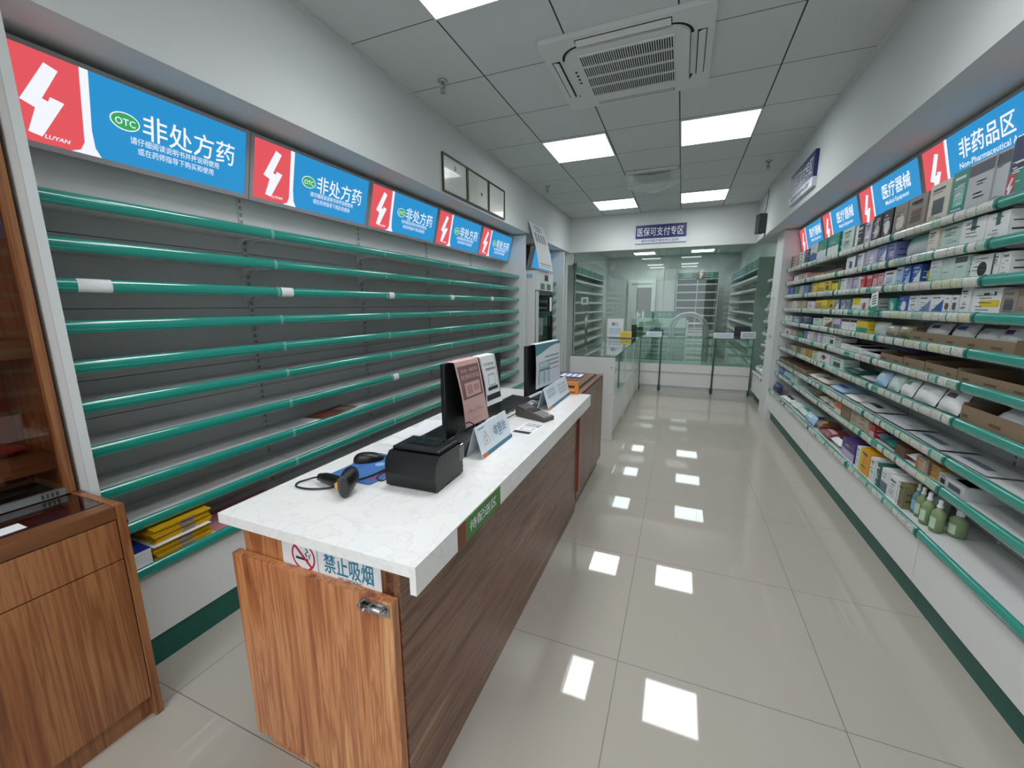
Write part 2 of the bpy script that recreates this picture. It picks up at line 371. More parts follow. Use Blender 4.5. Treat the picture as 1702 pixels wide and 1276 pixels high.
def sprinkler(cx, cy, label):
    t = thing('sprinkler_head', label, 'sprinkler', (cx, cy, 2.93))
    m = MB(); m.lathe([(.004, 2.999), (.034, 2.999), (.034, 2.993), (.02, 2.985), (.012, 2.984)], (cx, cy, 0), M_CHROME, 14); m.build('cover_plate', t)
    m = MB(); m.lathe([(.011, 2.985), (.011, 2.962), (.008, 2.957)], (cx, cy, 0), M_CHROME, 10)
    for s in (-1, 1): m.tube([(cx + s * .008, cy, 2.96), (cx + s * .017, cy, 2.945), (cx + s * .004, cy, 2.93)], .003, M_CHROME, 6)
    m.tube([(cx, cy, 2.958), (cx, cy, 2.93)], .0025, pm('red_bulb', '#8c2b2b', .2), 6); m.build('body', t)
    m = MB(); m.lathe([(.002, 2.931), (.018, 2.929), (.018, 2.926), (.002, 2.925)], (cx, cy, 0), M_CHROME, 12); m.build('deflector', t)
sprinkler(-1.6, 2.703, 'chrome sprinkler head nearest the viewer, over the left wall shelving')
sprinkler(-1.686, 5.361, 'small chrome sprinkler head on the left, above the certificate frames far end')
sprinkler(.756, 5.388, 'small chrome sprinkler head on the right, above the navy sign board')

# cassette air conditioner
def cassette():
    cx, cy, hx, hy = -.405, 2.975, .472, .43
    t = thing('air_conditioner', 'large white square cassette air conditioner set in the ceiling tiles', 'air conditioner', (cx, cy, 2.95))
    P = pm('ac_white', '#d3d6d5', .35)
    m = MB()
    def rr(hx, hy, r, n=6):
        out = []
        for sx, sy, a0 in ((1, 1, 0), (-1, 1, 90), (-1, -1, 180), (1, -1, 270)):
            for k in range(n + 1):
                a = math.radians(a0 + 90 * k / n); out.append((sx * (hx - r) + r * math.cos(a), sy * (hy - r) + r * math.sin(a)))
        return out
    m.prism(rr(hx, hy, .02), lambda p, q, z: (cx + p, cy + q, z), 2.972, 2.999, P); m.build('fascia', t)
    m = MB(); m.prism(rr(.355, .33, .11), lambda p, q, z: (cx + p, cy + q, z), 2.955, 2.973, P, smooth=False); m.build('centre_panel', t)
    # dark curved gaps in the corners
    for sx, sy in ((-1, -1), (1, -1), (-1, 1), (1, 1)):
        m = MB(); pts = []
        for rad in (.125, .108):
            row = [(cx + sx * (.245 + rad * math.cos(a)), cy + sy * (.22 + rad * math.sin(a)), 2.9712) for a in [math.pi / 2 * k / 8 for k in range(9)]]
            pts.append(row)
        m.faces(pts[0] + pts[1], [(k, k + 1, 10 + k, 9 + k) for k in range(8)], M_SLOT); m.build('corner_gap', t)
    # four louvres in their slots
    for ax, sgn in (('x', -1), ('x', 1), ('y', -1), ('y', 1)):
        m = MB()
        if ax == 'y':
            y0 = cy + sgn * .372; m.box(cx - .26, cx + .26, y0 - .026, y0 + .026, 2.9708, 2.972, M_SLOT)
            mt = Matrix.Translation((cx, y0, 2.968)) @ Matrix.Rotation(sgn * .35, 4, 'X'); m.box(-.255, .255, -.02, .02, -.004, .002, P, mat=mt)
        else:
            x0 = cx + sgn * .412; m.box(x0 - .024, x0 + .024, cy - .23, cy + .23, 2.9708, 2.972, M_SLOT)
            mt = Matrix.Translation((x0, cy, 2.968)) @ Matrix.Rotation(-sgn * .35, 4, 'Y'); m.box(-.019, .019, -.225, .225, -.004, .002, P, mat=mt)
        m.build('louvre', t)
    m = MB(); gx0, gx1, gy0, gy1 = -.665, -.14, 2.7, 3.2
    m.box(gx0, gx1, gy0, gy1, 2.9535, 2.9552, M_SLOT)
    for k in range(41):
        x = gx0 + (gx1 - gx0) * k / 40; m.box(x - .0028, x + .0028, gy0, gy1, 2.948, 2.9545, P)
    for k in range(5):
        y = gy0 + (gy1 - gy0) * k / 4; m.box(gx0 - .005, gx1 + .005, y - .006, y + .006, 2.946, 2.9545, P)
    m.build('intake_grille', t)
    m = MB(); m.box(-.055, -.051, 2.72, 3.2, 2.9538, 2.9552, M_DGREY)
    for k in range(4): m.box(-.725, -.71, 2.86 + k * .045, 2.88 + k * .045, 2.953, 2.955, M_DGREY)
    m.build('panel_marks', t)
cassette()
def film_mat():
    m, N, L, b = new_mat('plastic_film'); N.remove(b)
    tr = N.new('ShaderNodeBsdfTransparent'); tl = N.new('ShaderNodeBsdfPrincipled'); tl.inputs['Base Color'].default_value = (.8, .82, .83, 1); tl.inputs['Roughness'].default_value = .25
    mx = N.new('ShaderNodeMixShader'); mx.inputs[0].default_value = .42; L.new(tr.outputs[0], mx.inputs[1]); L.new(tl.outputs[0], mx.inputs[2]); L.new(mx.outputs[0], N['Material Output'].inputs[0]); return m
def vent():
    cx, cy = -.4144, 5.44
    t = thing('ceiling_vent', 'small far cassette vent in the ceiling draped with clear plastic film', 'air vent', (cx, cy, 2.93))
    P = MATS['ac_white']; m = MB(); m.box(cx - .28, cx + .28, cy - .28, cy + .28, 2.975, 2.999, P, .006); m.build('fascia', t)
    m = MB(); m.box(cx - .2, cx + .2, cy - .2, cy + .2, 2.972, 2.9752, M_SLOT)
    for k in range(24): x = cx - .2 + .4 * k / 23; m.box(x - .004, x + .004, cy - .2, cy + .2, 2.966, 2.9735, P)
    m.build('grille', t)
    m = MB(); film = film_mat()
    def fn(u, v):
        x = cx - .3 + .6 * u; y = cy - .27 + .55 * v
        return (x, y, 2.965 - .07 * math.sin(math.pi * u) * (.4 + .6 * v) - .016 * math.sin(9 * u + 5 * v) * math.sin(7 * v) - .03 * v * abs(math.sin(6 * u + 1)))
    m.grid(22, 16, fn, film)
    m.build('plastic_film', t)
vent()

# ================================================================= SIGNS
def bolt(m, O, R, U, sc, mat, lift=.002):
    A, B, C_, D_, E_, F_, G_, H_, I_, J_ = [(x * sc, y * sc * 2.15) for x, y in ((.6, 1.0), (.92, .95), (.5, .52), (.64, .50), (.69, .57), (1.02, .54), (.44, 0), (.13, .03), (.33, .37), (0, .43))]
    for q in ((A, B, C_, J_), (J_, C_, I_), (I_, C_, D_, F_, G_, H_), (D_, E_, F_)): m.poly(q, O, R, U, mat, lift)
def lightbox(name, ya, yb, side, label, group, kind):
    """tilted lit sign box; ya..yb along the wall; side -1 = left wall, +1 = right wall"""
    if side < 0: xb, xt, zb, zt = -2.183, -2.107, 2.065, 2.385
    else: xb, xt, zb, zt = 1.345, 1.268, 2.065, 2.395
    w = abs(yb - ya)
    R = Y if side < 0 else -Y
    O = Vector((xb, ya if side < 0 else yb, zb)); Uv = Vector((xt - xb, 0, zt - zb)); H = Uv.length; U = Uv.normalized(); Nn = R.cross(U).normalized()
    t = thing(name, label, 'lit sign', (xb, (ya + yb) / 2, zb), group)
    def bx(m, r0, r1, u0, u1, n0, n1, mat):
        c = [O + R * r + U * u + Nn * n for n in (n0, n1) for (r, u) in ((r0, u0), (r1, u0), (r1, u1), (r0, u1))]
        m.faces([tuple(p) for p in c], [(3, 2, 1, 0), (4, 5, 6, 7), (0, 1, 5, 4), (1, 2, 6, 5), (2, 3, 7, 6), (3, 0, 4, 7)], mat)
    m = MB(); fr = pm('sign_frame', '#9b9a9c', .5)
    bx(m, .002, w - .002, 0, H, -.07, -.004, M_WMET)
    for a in ((.002, w - .002, 0, .02), (.002, w - .002, H - .016, H), (.002, .022, .02, H - .016), (w - .022, w - .002, .02, H - .016)): bx(m, *a, -.006, .004, fr)
    m.build('frame', t)
    r0, r1, u0, u1 = .022, w - .022, .02, H - .016; cut = .245
    if kind == 'plain':
        m = MB(); m.rect(r0, r1, u0, u1, O, R, U, M_BLUE, .0005); m.build('blue_panel', t)
        m = MB(); m.text('非处方药', .35, u0 + .125, .085, O, R, U, M_SWHITE, .0015, .45, .004); m.text('请仔细阅读说明书', .4, u0 + .08, .024, O, R, U, M_SWHITE, .0015, .35, .0); m.build('lettering', t)
        return
    m = MB()
    flare = [(r0, u0), (cut - .04, u0), (cut - .012, u0 + .012), (cut, u0 + .04), (cut - .004, u1), (r0, u1)]
    m.poly(flare, O, R, U, M_RED, .0005)
    m.build('red_panel', t)
    m = MB(); m.poly([(cut - .04, u0), (cut + .05, u0), (cut + .032, u0 + .03), (cut + .024, u0 + .09), (cut + .022, u1), (cut - .004, u1), (cut, u0 + .04), (cut - .012, u0 + .012)], O, R, U, M_SWHITE, .0005); m.build('white_divider', t)
    m = MB(); m.poly([(cut + .05, u0), (r1, u0), (r1, u1), (cut + .022, u1), (cut + .024, u0 + .09), (cut + .032, u0 + .03)], O, R, U, M_BLUE, .0005); m.build('blue_panel', t)
    m = MB(); bolt(m, O + R * (r0 + .058) + U * (u0 + .022), R, U, .112, M_SWHITE); m.text('LUYAN', r0 + .113, u0 + .02, .015, O, R, U, M_SWHITE, .002, .066, .02, .25); m.build('bolt_emblem', t)
    m = MB()
    if kind == 'otc':
        c = Vector((.375, u0 + .16)); el = lambda a, b, n=28: [(c.x + a * math.cos(2 * math.pi * k / n), c.y + b * math.sin(2 * math.pi * k / n)) for k in range(n)]
        m.poly(el(.05, .033), O, R, U, M_SWHITE, .0012); m.poly(el(.046, .029), O, R, U, M_GREEN, .0018); m.text('OTC', c.x - .034, c.y - .014, .028, O, R, U, M_SWHITE, .0026, .068, .01)
        m.text('非处方药', .435, u0 + .125, .085, O, R, U, M_SWHITE, .0015, .385, .006)
        m.text('请仔细阅读说明书并按说明使用', .39, u0 + .088, .024, O, R, U, M_SWHITE, .0015, .355, .002)
        m.text('或在药师指导下购买和使用', .415, u0 + .052, .024, O, R, U, M_SWHITE, .0015, .305, .002)
    elif kind == 'med':
        m.text('医疗器械', .415, u0 + .17, .085, O, R, U, M_SWHITE, .0015, .4, .012); m.text('Medical Equipment', .45, u0 + .115, .034, O, R, U, M_SWHITE, .0015, .33, .006)
    else:
        m.text('非药品区', .365, u0 + .17, .085, O, R, U, M_SWHITE, .0015, .4, .012); m.text('Non-Pharmaceutical Area', .36, u0 + .115, .034, O, R, U, M_SWHITE, .0015, .47, .006)
    m.build('lettering', t)
BL = [.729 + .9 * k for k in range(6)]
for k in range(5):
    lightbox('lightbox_sign', BL[k], BL[k + 1], -1, ['largest blue and red lit sign on the left wall, nearest the wooden cabinet', 'second blue and red lit sign along the left wall from the wooden cabinet', 'middle of the five lit signs along the left wall, left of the certificates',
        'fourth lit sign along the left wall, under the certificate frames', 'smallest far lit sign closing the left wall row, beside the white end panel'][k], 'lit signs above the left shelving', 'otc')
lightbox('lightbox_sign', 6.12, 7.02, -1, 'blue lit sign glimpsed beyond the refrigerator on the left', None, 'plain')
BR = [.56 + .95 * k for k in range(6)] + [6.2]
for k in range(1, 6):
    lightbox('lightbox_sign', BR[k], BR[k + 1], 1, ['', 'lit sign above the right shelving, beyond the right edge of the photo', 'large lit sign reading Non-Pharmaceutical above the right shelving', 'middle lit sign above the right shelving, beside the Non-Pharmaceutical one',
        'smaller lit Medical Equipment sign, third from the right edge', 'smallest lit sign at the far end of the right shelving'][k], 'lit signs above the right shelving', 'non' if k == 2 else 'med')

NAVY = pm('sign_navy', '#232a63', .35); SILV = pm('sign_silver', '#c9d2dd', .35)
def board_sign(name, O, R, w, h, label, th=.02):
    U = Z; Nn = R.cross(U)
    t = thing(name, label, 'sign', tuple(O + R * (w / 2)))
    def pl(nm, r0, r1, u0, u1, mat):
        m = MB(); c = [O + R * r + U * u + Nn * n for n in (.001, th) for (r, u) in ((r0, u0), (r1, u0), (r1, u1), (r0, u1))]
        m.faces([tuple(p) for p in c], [(3, 2, 1, 0), (4, 5, 6, 7), (0, 1, 5, 4), (1, 2, 6, 5), (2, 3, 7, 6), (3, 0, 4, 7)], mat); return m
    pl('', 0, w, 0, h * .26, SILV).build('silver_strip', t); pl('', 0, w, h * .26, h, NAVY).build('navy_board', t)
    m = MB(); O2 = O + Nn * th
    m.text('医保可支付专区', w * .035, h * .44, h * .4, O2, R, U, M_PAPER, .001, w * .91, .004); m.text('福州市医疗保险中心监制', w * .12, h * .07, h * .13, O2, R, U, M_INK, .001, w * .74, .0); m.build('lettering', t)
board_sign('wall_sign', Vector((-.785, YE, 2.505)), X, .78, .285, 'navy and silver sign with white lettering centred over the glass partition')
board_sign('wall_sign', Vector((XR, 5.24, 2.49)), -Y, .83, .29, 'navy sign board on the right bulkhead, seen at a sharp angle', .03)

# framed certificates on the left bulkhead
for k, (a, b, txt) in enumerate(((3.147, 3.57, 'first of three framed certificates on the left wall, with a gold emblem'), (3.575, 4.02, 'middle framed certificate on the left wall, with a printed border'), (4.025, 4.435, 'last of the three framed certificates, with a plain pale sheet'))):
    t = thing('certificate_frame', txt, 'framed certificate', (XL, (a + b) / 2, 2.44))
    O = Vector((XL, a, 2.44)); w, h = b - a, .3
    m = MB(); fm = pm('bronze_frame', '#4a4630', .35, metal=.4)
    for q in ((a, b, 2.44, 2.452), (a, b, 2.728, 2.74), (a, a + .012, 2.452, 2.728), (b - .012, b, 2.452, 2.728)): m.box(XL + .001, XL + .018, q[0], q[1], q[2], q[3], fm)
    m.build('frame', t)
    m = MB(); m.box(XL + .001, XL + .008, a + .012, b - .012, 2.452, 2.728, pm('certificate_paper', ('#c9ccc4', '#c4c9cc', '#cfd2c6')[k], .25, coat=.6))
    O = Vector((XL + .008, a, 2.44))
    gold = pm('gold_print', '#b5a35a', .5); gr = pm('grey_print', '#8f9499', .6)
    if k == 0:
        m.poly([(w * .5 + .02 * math.cos(q), .225 + .022 * math.sin(q)) for q in [2 * math.pi * i / 16 for i in range(16)]], O, Y, Z, gold, .001)
        for i in range(5): m.rect(w * .25, w * .75, .17 - i * .02, .173 - i * .02, O, Y, Z, gr, .001)
    if k == 1:
        for q in ((.05, .22, .04, .043), (.05, .22, .255, .258), (.05, .053, .04, .258), (.217, .22, .04, .258)): m.rect(*q, O, Y, Z, gr, .001)
        for i in range(8): m.rect(.07, .2, .08 + i * .02, .083 + i * .02, O, Y, Z, gr, .001)
        m.rect(.28, .31, .12, .15, O, Y, Z, M_INK, .001)
    if k == 2:
        for i in range(3): m.rect(.1, .3, .2 - i * .03, .203 - i * .03, O, Y, Z, gr, .001)
    m.build('certificate_sheet', t)
# black loudspeaker with its wire
t = thing('wall_speaker', 'small black loudspeaker hung in the far right corner under the ceiling', 'loudspeaker', (.925, 6.72, 2.45))
m = MB(); mt = Matrix.Translation((.925, 6.72, 2.58)) @ Matrix.Rotation(.2, 4, 'Z'); m.box(-.045, .045, -.07, .07, -.125, .125, M_BLACK, .006, mt); m.build('cabinet', t)
m = MB(); m.box(-.04, .04, -.0745, -.0705, -.118, .118, M_DGREY, 0, mt); m.build('grille', t)
m = MB(); m.box(.94, .983, 6.7, 6.74, 2.55, 2.61, M_BLACK); m.build('bracket', t)
m = MB(); m.tube([(.955, 6.72, 2.7), (.972, 6.7, 2.8), (.97, 6.66, 2.88), (.968, 6.6, 2.985)], .004, M_BLACK, 6); m.build('cable', t)
# ================================================================= WALL SHELVING
ZL = [1.878, 1.722, 1.58, 1.43, 1.284, 1.132, .958, .782, .607]     # rail centres, left wall
ZR = [1.915, 1.753, 1.598, 1.439, 1.282, 1.130, .961, .769, .622]   # rail centres, right wall
RAIL = [(-.014, .0235), (-.006, .0245), (.001, .0195), (.0045, .0105), (.0055, 0), (.0045, -.0105), (.001, -.019), (-.004, -.0235), (-.012, -.0245)]
RAILC = RAIL + [(-.012, -.012), (-.014, .012)]
M_CLIP = pm('clear_clip', '#74b3a6', .15)
def shelving(name, label, side, xb, ya, yb, zs, zbase, d_up, d_base, d_kick, group, labels=False, brackets=True, rail_mat=None, upright_far=False, slots=True):
    """one bay of slotted wall shelving; side=-1 stands on the left wall, front faces the aisle"""
    s = 1 if side < 0 else -1
    rm = rail_mat or M_TEAL
    t = thing(name, label, 'shelving unit', (xb, (ya + yb) / 2, 0), group)
    D = lambda d: xb + s * d
    m = MB(); z = .13; edges = [.13, .44, .74, 1.04, 1.2, 1.495, 1.79, 2.09, 2.4]
    for a, b in zip(edges, edges[1:]): m.box(D(0), D(.012), ya + .001, yb - .001, a + .0015, b - .0015, M_BACK)
    m.box(D(-.012), D(.001), ya + .001, yb - .001, .13, 2.4, M_SLOT); m.build('back_panel', t)
    for k, yy in enumerate([ya] + ([yb] if upright_far else [])):
        m = MB(); a, b = (yy, yy + .022) if k == 0 else (yy - .022, yy)
        m.box(D(.012), D(.02), a, b, .05, 2.38, M_BACK)
        if slots:
            for q in range(52):
                for e in (.005, .013): m.box(D(.0198), D(.0204), a + e, a + e + .0035, .45 + q * .0365, .472 + q * .0365, M_SLOT)
        m.build('upright', t)
    for i, zc in enumerate(list(zs) + [zbase]):
        d = d_base if i == len(zs) else d_up
        m = MB(); m.box(D(.021), D(d - .012), ya + .003, yb - .003, zc - .012, zc + .012, M_DECK); m.box(D(d - .016), D(d - .012), ya + .003, yb - .003, zc - .019, zc + .019, M_DECK)
        sh = m.build('shelf', t)
        m = MB(); fn = lambda p, q, y, d=d, zc=zc: (D(d + p), y, zc + q)
        m.prism(RAILC, fn, ya + .005, yb - .005, rm, True); m.build('price_rail', sh)
        for yy in (ya + .001, yb - .008):
            m = MB(); m.prism([(p * 1.0 + (.0012 if p > -.01 else 0), q * 1.06) for p, q in RAILC], fn, yy, yy + .007, M_CLIP if s > 0 else M_TEALK, True); m.build('end_clip', sh)
        if brackets and i < len(zs):
            for yy in (ya + .024, yb - .028):
                m = MB(); m.prism([(.02, -.013), (d - .06, -.013), (d - .07, -.02), (.09, -.024), (.05, -.04), (.02, -.07)], lambda p, q, y, zc=zc: (D(p), y, zc + q), yy, yy + .003, M_WMET); m.build('bracket', sh)
        if labels:
            rng = random.Random(i * 7 + int(ya * 10)); y = ya + .02; n = 0
            while y < yb - .07:
                w = rng.choice((.062, .075, .09, .11)); w = min(w, yb - .02 - y)
                if rng.random() < .96:
                    m = MB(); m.strip([(p + .0012, q) for p, q in RAIL[2:8]], fn, y, y + w - .004, rng.choice((M_TAGS[0], M_TAGS[0], M_TAGS[1], M_TAGS[2], M_TAGS[3]))); m.build('price_label', sh)
                y += w + rng.choice((0, 0, 0, .006, .02))
    m = MB(); n = 1
    m.box(D(.02), D(d_base - .016), ya + .0025, yb - .0025, .13, zbase - .0215, M_WHITE); m.build('base_panel', t)
    m = MB(); m.box(D(.02), D(d_kick), ya + .001, yb - .001, 0, .1295, M_TEALK); m.build('kickboard', t)
    return t
WHICH = ['nearest', 'second', 'middle', 'fourth', 'far']
GL = 'empty shelving bays along the left wall'
LB = []
for k in range(5):
    lab = ['empty teal-edged shelving bay nearest the wooden cabinet on the left', 'second empty teal-edged bay on the left wall, behind the near end of the checkout', 'middle empty bay of the left wall shelving, behind the monitor with the pink notice',
           'fourth empty bay of the left wall shelving, below the certificates', 'far empty bay of the left wall shelving, beside the white end panel'][k]
    if k < 1:
        t = shelving('shelving_unit', lab, -1, -2.29, BL[0], BL[1], ZL, .437, .26, .34, .318, GL); LB.append(t)
    else:
        t = copy_tree(LB[0]); t.location.y = (BL[k] + BL[k + 1]) / 2; t['label'] = lab; LB.append(t)
m = MB(); m.box(-2.29, -1.94, .7025, .7275, 0, 2.4, M_WHITE, .002); m.box(-1.945, -1.935, .702, .728, 0, 2.4, M_WMET); m.build('end_panel', LB[0])
m = MB(); m.box(-2.29, -1.935, 5.2305, 5.252, 0, 2.4, M_WHITE, .002); m.build('end_panel', LB[4])
# white blank slips stuck on the left rails
def slip(bay, shelf, y, w):
    zc = ZL[shelf]; m = MB(); yo = LB[bay].location.y
    sh = [c for c in LB[bay].children if c.name.startswith('shelf')]
    sh.sort(key=lambda o: -max(v.co.z for v in o.data.vertices))
    root = LB[bay]; prof = [(p + .0015, q) for p, q in RAIL[0:9]]
    m.strip(prof, lambda p, q, yy: (-2.29 + .26 + p, yy, zc + q), y, y + w, M_PAPER)
    o = m.build('blank_slip', sh[shelf]); return o
for a in ((0, 2, .815, .1), (1, 2, 1.645, .075), (2, 2, 2.55, .06), (3, 2, 3.45, .06), (4, 2, 4.35, .06), (2, 6, 2.545, .06)): slip(*a)

GR = 'stocked shelving bays along the right wall'
RB = []
for k in range(6):
    lab = ['shelving bay on the right wall outside the photo, nearest the entrance', 'right wall shelving bay at the photo edge, bare teal rails and empty decks', 'right wall bay under the Non-Pharmaceutical sign, with bottles on its lowest deck',
           'third right wall shelving bay, holding the yellow carton on its lowest deck', 'fourth right wall shelving bay, under the smaller Medical Equipment sign', 'far right wall shelving bay, next to the white pillar'][k]
    t = shelving('shelving_unit', lab, 1, 1.46, BR[k], BR[k + 1], ZR, .389, .26, .31, .26, GR, labels=k >= 2); RB.append(t)
m = MB(); m.box(1.13, 1.46, 6.203, 6.235, 0, 2.4, M_WHITE, .002); m.build('end_panel', RB[5])
# further runs
FL = shelving('shelving_unit', 'narrow shelving bay on the left beyond the refrigerator', -1, -2.29, 6.12, 7.02, ZL, .437, .26, .34, .318, None)
m = MB(); m.box(-2.29, -1.9, 7.022, 7.06, 0, 2.4, M_WHITE, .002); m.build('end_panel', FL)
FR = shelving('shelving_unit', 'small stocked shelving bay on the right, beyond the white pillar', 1, 1.46, 6.68, 7.55, [1.86, 1.62, 1.42, 1.24, 1.05, .87, .68], .44, .24, .33, .27, None, labels=True, slots=False, rail_mat=M_DECK)
m = MB(); m.box(1.13, 1.46, 6.64, 6.665, 0, 2.4, M_WHITE, .002); m.build('end_panel', FR)

# ================================================================= GOODS ON THE LEFT SHELVES
def pillow(m, L, Wd, T, mat, mb=None, seed=0, region=None, M=None, n=10):
    """a sealed pouch lying flat: L along y, Wd along x, thickness T"""
    rng = random.Random(seed); ph = [rng.uniform(0, 6) for _ in range(4)]
    def f(sgn):
        def g(u, v):
            a, b = 2 * u - 1, 2 * v - 1
            h = max(0, (1 - abs(a) ** 2.6)) * max(0, (1 - abs(b) ** 2.6))
            wr = .10 * math.sin(7 * u + ph[0] + 3 * v) * math.sin(5 * v + ph[1]) + .06 * math.sin(13 * u + 9 * v + ph[2])
            z = T * .5 + sgn * (T * .5 * h ** .7 * (1 + (wr if sgn > 0 else 0)) + .0006)
            p = Vector((b * Wd / 2 * (1 - .04 * h), a * L / 2 * (1 - .03 * h), max(z, .0002)))
            return tuple(M @ p) if M else tuple(p)
        return g
    pk = (lambda u, v: mb if (region and region(u, v)) else None) if mb else None
    m.grid(n, n, f(1), mat, True, pk); m.grid(n, n, f(-1), mat, True)
def stack_sheet(name, label, cat, x0, x1, y0, y1, z, th, mat, top=None, rot=0, group=None):
    m = MB(); cx, cy = (x0 + x1) / 2, (y0 + y1) / 2; M = Matrix.Translation((cx, cy, z)) @ Matrix.Rotation(rot, 4, 'Z')
    m.box(x0 - cx, x1 - cx, y0 - cy, y1 - cy, 0, th, mat, 0, M)
    if top:
        for q in top(x1 - x0, y1 - y0, th): m.box(*q[:6], q[6], 0, M)
    return tag(m.build(name, loc=(cx, cy, z)), label, cat, group)
zb = .437 + .0125
YEL = pm('booklet_yellow', '#c79b13', .35); BLU = pm('booklet_blue', '#1d3183', .35); BGR = pm('booklet_grey', '#8d8580', .5); PNK = pm('pink_sheet', '#b98089', .4)
k = 0
for bundle in range(2):
    for q in range(7):
        z = zb + k * .0086; k += 1; dx = .004 * math.sin(q * 2.1 + bundle); dy = .006 * math.sin(q * 1.3)
        m = MB(); cx, cy = -2.07 + dx + bundle * -.012, .985 + dy + .012 * bundle; a = .12 * math.sin(q * .7) + .06; M = Matrix.Translation((cx, cy, z)) @ Matrix.Rotation(a * .25, 4, 'Z')
        m.box(-.085, .085, -.115, .115, .0004, .0082, YEL, .0015, M)
        m.box(.0835, .0858, -.02 + .01 * bundle, .035 + .01 * bundle, .0006, .008, BGR, 0, M)
        nth = ORD[q]
        tag(m.build('booklet', loc=(cx, cy, z)), 'yellow folded booklet, %s from the bottom of the %s bundle on the lowest left deck' % (nth, ('lower', 'upper')[bundle]), 'booklet', 'yellow booklets')
    if bundle == 0:
        z = zb + k * .0086; m = MB(); m.box(-2.165, -1.975, .87, 1.1, z, z + .003, M_PAPER); tag(m.build('paper_sheet', loc=(-2.07, .985, z)), 'white paper sheet between the two bundles of yellow booklets', 'paper'); k += .4
for q in range(4):
    z = zb + q * .0165; m = MB(); m.box(-2.15, -1.985, .735 + .004 * q, .865, z, z + .016, M_PAPER, .001)
    if q == 3: m.box(-2.149, -1.986, .74, .866, z + .016, z + .0178, BLU)
    tag(m.build('booklet', loc=(-2.07, .8, z)), ['white booklet at the bottom of the stack left of the yellow booklets', 'second white booklet up, left of the yellow booklets', 'third white booklet up, left of the yellow booklets', 'blue covered booklet on top of the white stack by the wooden cabinet'][q], 'booklet', 'white and blue booklets')
stack_sheet('pink_sheet', 'pink paper sheet lying on the lowest left deck by the yellow booklets', 'paper', -2.2, -1.985, 1.12, 1.52, zb, .0015, PNK)
zz = .782 + .0125
stack_sheet('brochure', 'brown and red printed brochure lying on a left shelf', 'brochure', -2.22, -2.07, 1.86, 2.2, zz + .004, .004, pm('brochure_brown', '#6d4a38', .4), lambda a, b, t: [(-.05, .04, -.12, .02, t, t + .0004, pm('brochure_red', '#a5534a', .4)), (-.04, .06, .05, .14, t, t + .0004, pm('brochure_sand', '#b99f86', .4))], .12)
stack_sheet('brochure', 'white brochure under the brown one on a left shelf', 'brochure', -2.205, -2.065, 1.78, 2.32, zz, .003, M_PAPER, None, -.03)
# ================================================================= WOODEN CABINET AND HUTCH, LEFT FOREGROUND
def cabinet():
    x0, x1, y0, y1, zt = -2.31, -1.715, -.95, .698, .845
    t = thing('display_cabinet', 'brown wooden floor cabinet with an inset glass top in the left foreground', 'cabinet', (-2.0, -.1, 0))
    m = MB(); m.box(x0, x1, y1 - .025, y1, 0, zt, M_WOODB, .001); m.build('side_panel', t)
    m = MB(); m.box(x0, x1, y0, y0 + .025, 0, zt, M_WOODB, .001); m.build('side_panel', t)
    m = MB(); m.box(x0, x1 - .03, y0 + .026, y1 - .026, .0, .09, M_WOODB); m.build('plinth', t)
    m = MB(); m.box(x0, x0 + .012, y0 + .026, y1 - .026, .095, zt - .02, M_WOODR); m.box(x0 + .02, x1 - .022, y0 + .026, y1 - .026, .79, .8, M_WOODR); m.build('carcass', t)
    m = MB(); m.box(x1 - .06, x1, y0 + .026, y1 - .026, zt - .045, zt, M_WOODH, .001); m.box(x0 + .013, x0 + .06, y0 + .026, y1 - .026, zt - .03, zt, M_WOODH); m.build('top_frame', t)
    m = MB(); m.box(x0 + .061, x1 - .061, y0 + .03, y1 - .027, zt - .008, zt - .002, glass('cabinet_glass', '#d8d0c6')); m.build('glass_top', t)
    m = MB(); m.box(x1 - .0655, x1 - .0605, y0 + .03, y1 - .026, zt - .012, zt + .001, M_SLOT); m.build('glass_edge_strip', t)
    w = (y1 - y0 - .052) / 2
    for k in range(2):
        a = y0 + .026 + k * w
        m = MB(); m.box(x1 - .02, x1 - .001, a + .002, a + w - .002, .655, zt - .049, M_WOODB, .001); m.build('drawer', t)
        m = MB(); m.box(x1 - .02, x1 - .001, a + .002, a + w - .002, .092, .651, M_WOODB, .001); m.build('cabinet_door', t)
    m = MB(); m.lathe([(.005, 0), (.005, .012), (.009, .014), (.009, .02)], (x1 - .05, y1, .76), M_BLACK, 10, 'y'); m.build('side_knob', t)
cabinet()
